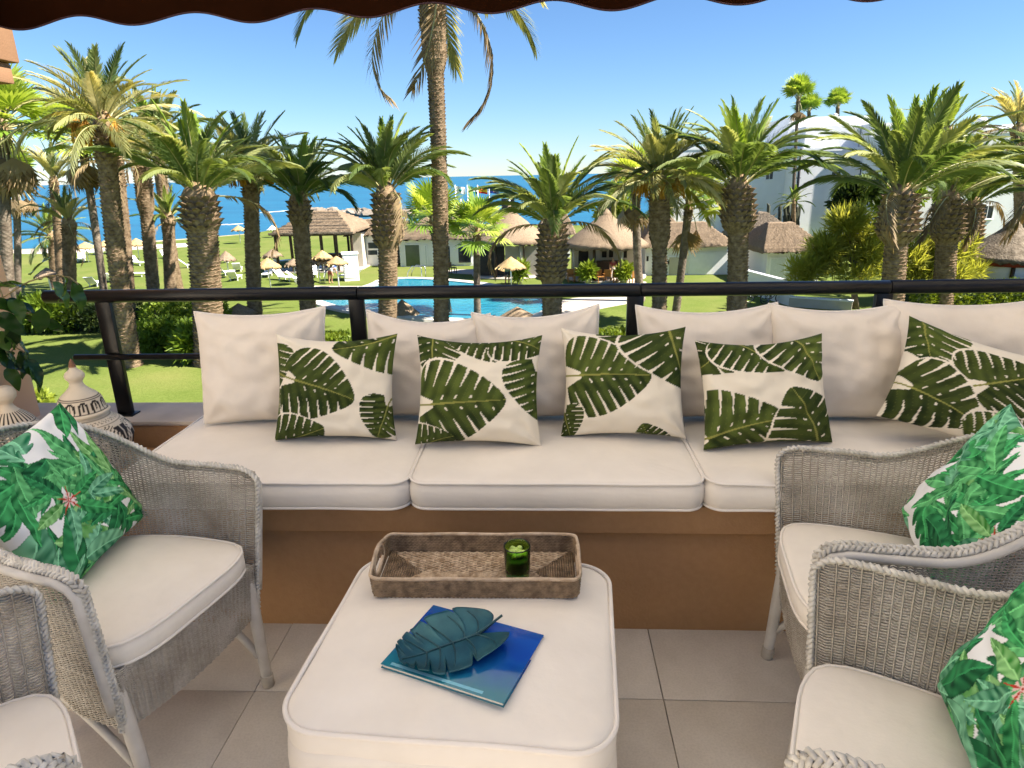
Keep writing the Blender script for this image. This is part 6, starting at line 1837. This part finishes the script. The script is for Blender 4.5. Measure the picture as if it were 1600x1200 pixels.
flag(764, "dark blue flag with a ring of yellow stars, rightmost on the flagpoles", [(0, 1, "flag_blue")], emblem=[(.5+.17*math.cos(k*PI/6), .5+.27*math.sin(k*PI/6), .055, "flag_yellow") for k in range(12)])
for px_ in (720, 796):
    a = at(px_, 311, 105); t = thing("mast", "thin white mast on the shore " + ("between the first two flags" if px_ < 750 else "right of the flags"), "mast", (a.x, 105, GZ))
    part("pole", MB().tube([(0, 0, 0), (0, 0, a.z-GZ)], .12, 6), M["white_trim"], t)
# pool ladder
p = gnd(690, 438); ld_ = thing("pool_handrail", "bent steel handrail at the far pool edge", "handrail", (p.x-1.6, p.y+.6, GZ), (0, 0, R(-20)))
mat_noise("steel", (.5, .52, .54), (.6, .62, .64), 4, .25, 0, metallic=.9)
for y_ in (0, .6): part("rail", MB().tube([(0, y_, 0), (0, y_, .8), (-.1, y_, .95), (-.8, y_, .98), (-1.2, y_, .5), (-1.3, y_, .1)], .035, 8), M["steel"], ld_)
# bicycles leaning by the white wall
def bicycle(px_, py_, rz, label):
    p = gnd(px_, py_); t = thing("bicycle", label, "bicycle", p, (R(6), 0, rz), "bicycles parked by the white wall")
    for x in (-.52, .52):
        ring = [(x+.33*math.cos(a), 0, .34+.33*math.sin(a)) for a in np.linspace(0, 2*PI, 25)[:-1]]
        w_ = part("wheel", MB().tube([(x+.30*math.cos(a), 0, .34+.30*math.sin(a)) for a in np.linspace(0, 2*PI, 25)[:-1]], .012, 5, closed=True), M["steel"], t)
        part("tyre", MB().tube(ring, .024, 6, closed=True), M["pipe_dark"], w_)
        sp = MB()
        for k in range(9):
            a = k*PI/9; sp.tube([(x-.3*math.cos(a), 0, .34-.3*math.sin(a)), (x+.3*math.cos(a), 0, .34+.3*math.sin(a))], .004, 3)
        part("spokes", sp, M["steel"], w_)
    fr = MB()
    for a, b in (((-.52, 0, .34), (-.15, 0, .80)), ((-.15, 0, .80), (.36, 0, .82)), ((-.08, 0, .30), (.38, 0, .74)), ((-.15, 0, .85), (-.08, 0, .30)), ((-.52, 0, .34), (-.08, 0, .30)), ((.36, 0, .95), (.52, 0, .34))): fr.tube([a, b], .02, 6)
    part("frame", fr, M["pipe_dark"], t)
    part("handlebar", MB().tube([(.25, -.28, 1.0), (.36, -.2, .98), (.36, .2, .98), (.25, .28, 1.0)], .015, 6), M["pipe_dark"], t)
    part("saddle", MB().bbox((-.28, -.08, .90), (-.02, .08, .96), .025), M["pipe_dark"], t)
bicycle(1182, 472, R(12), "bicycle parked by the white wall behind the scaly-trunked palm, left one"); bicycle(1206, 474, R(20), "bicycle parked by the white wall behind the scaly-trunked palm, right one")
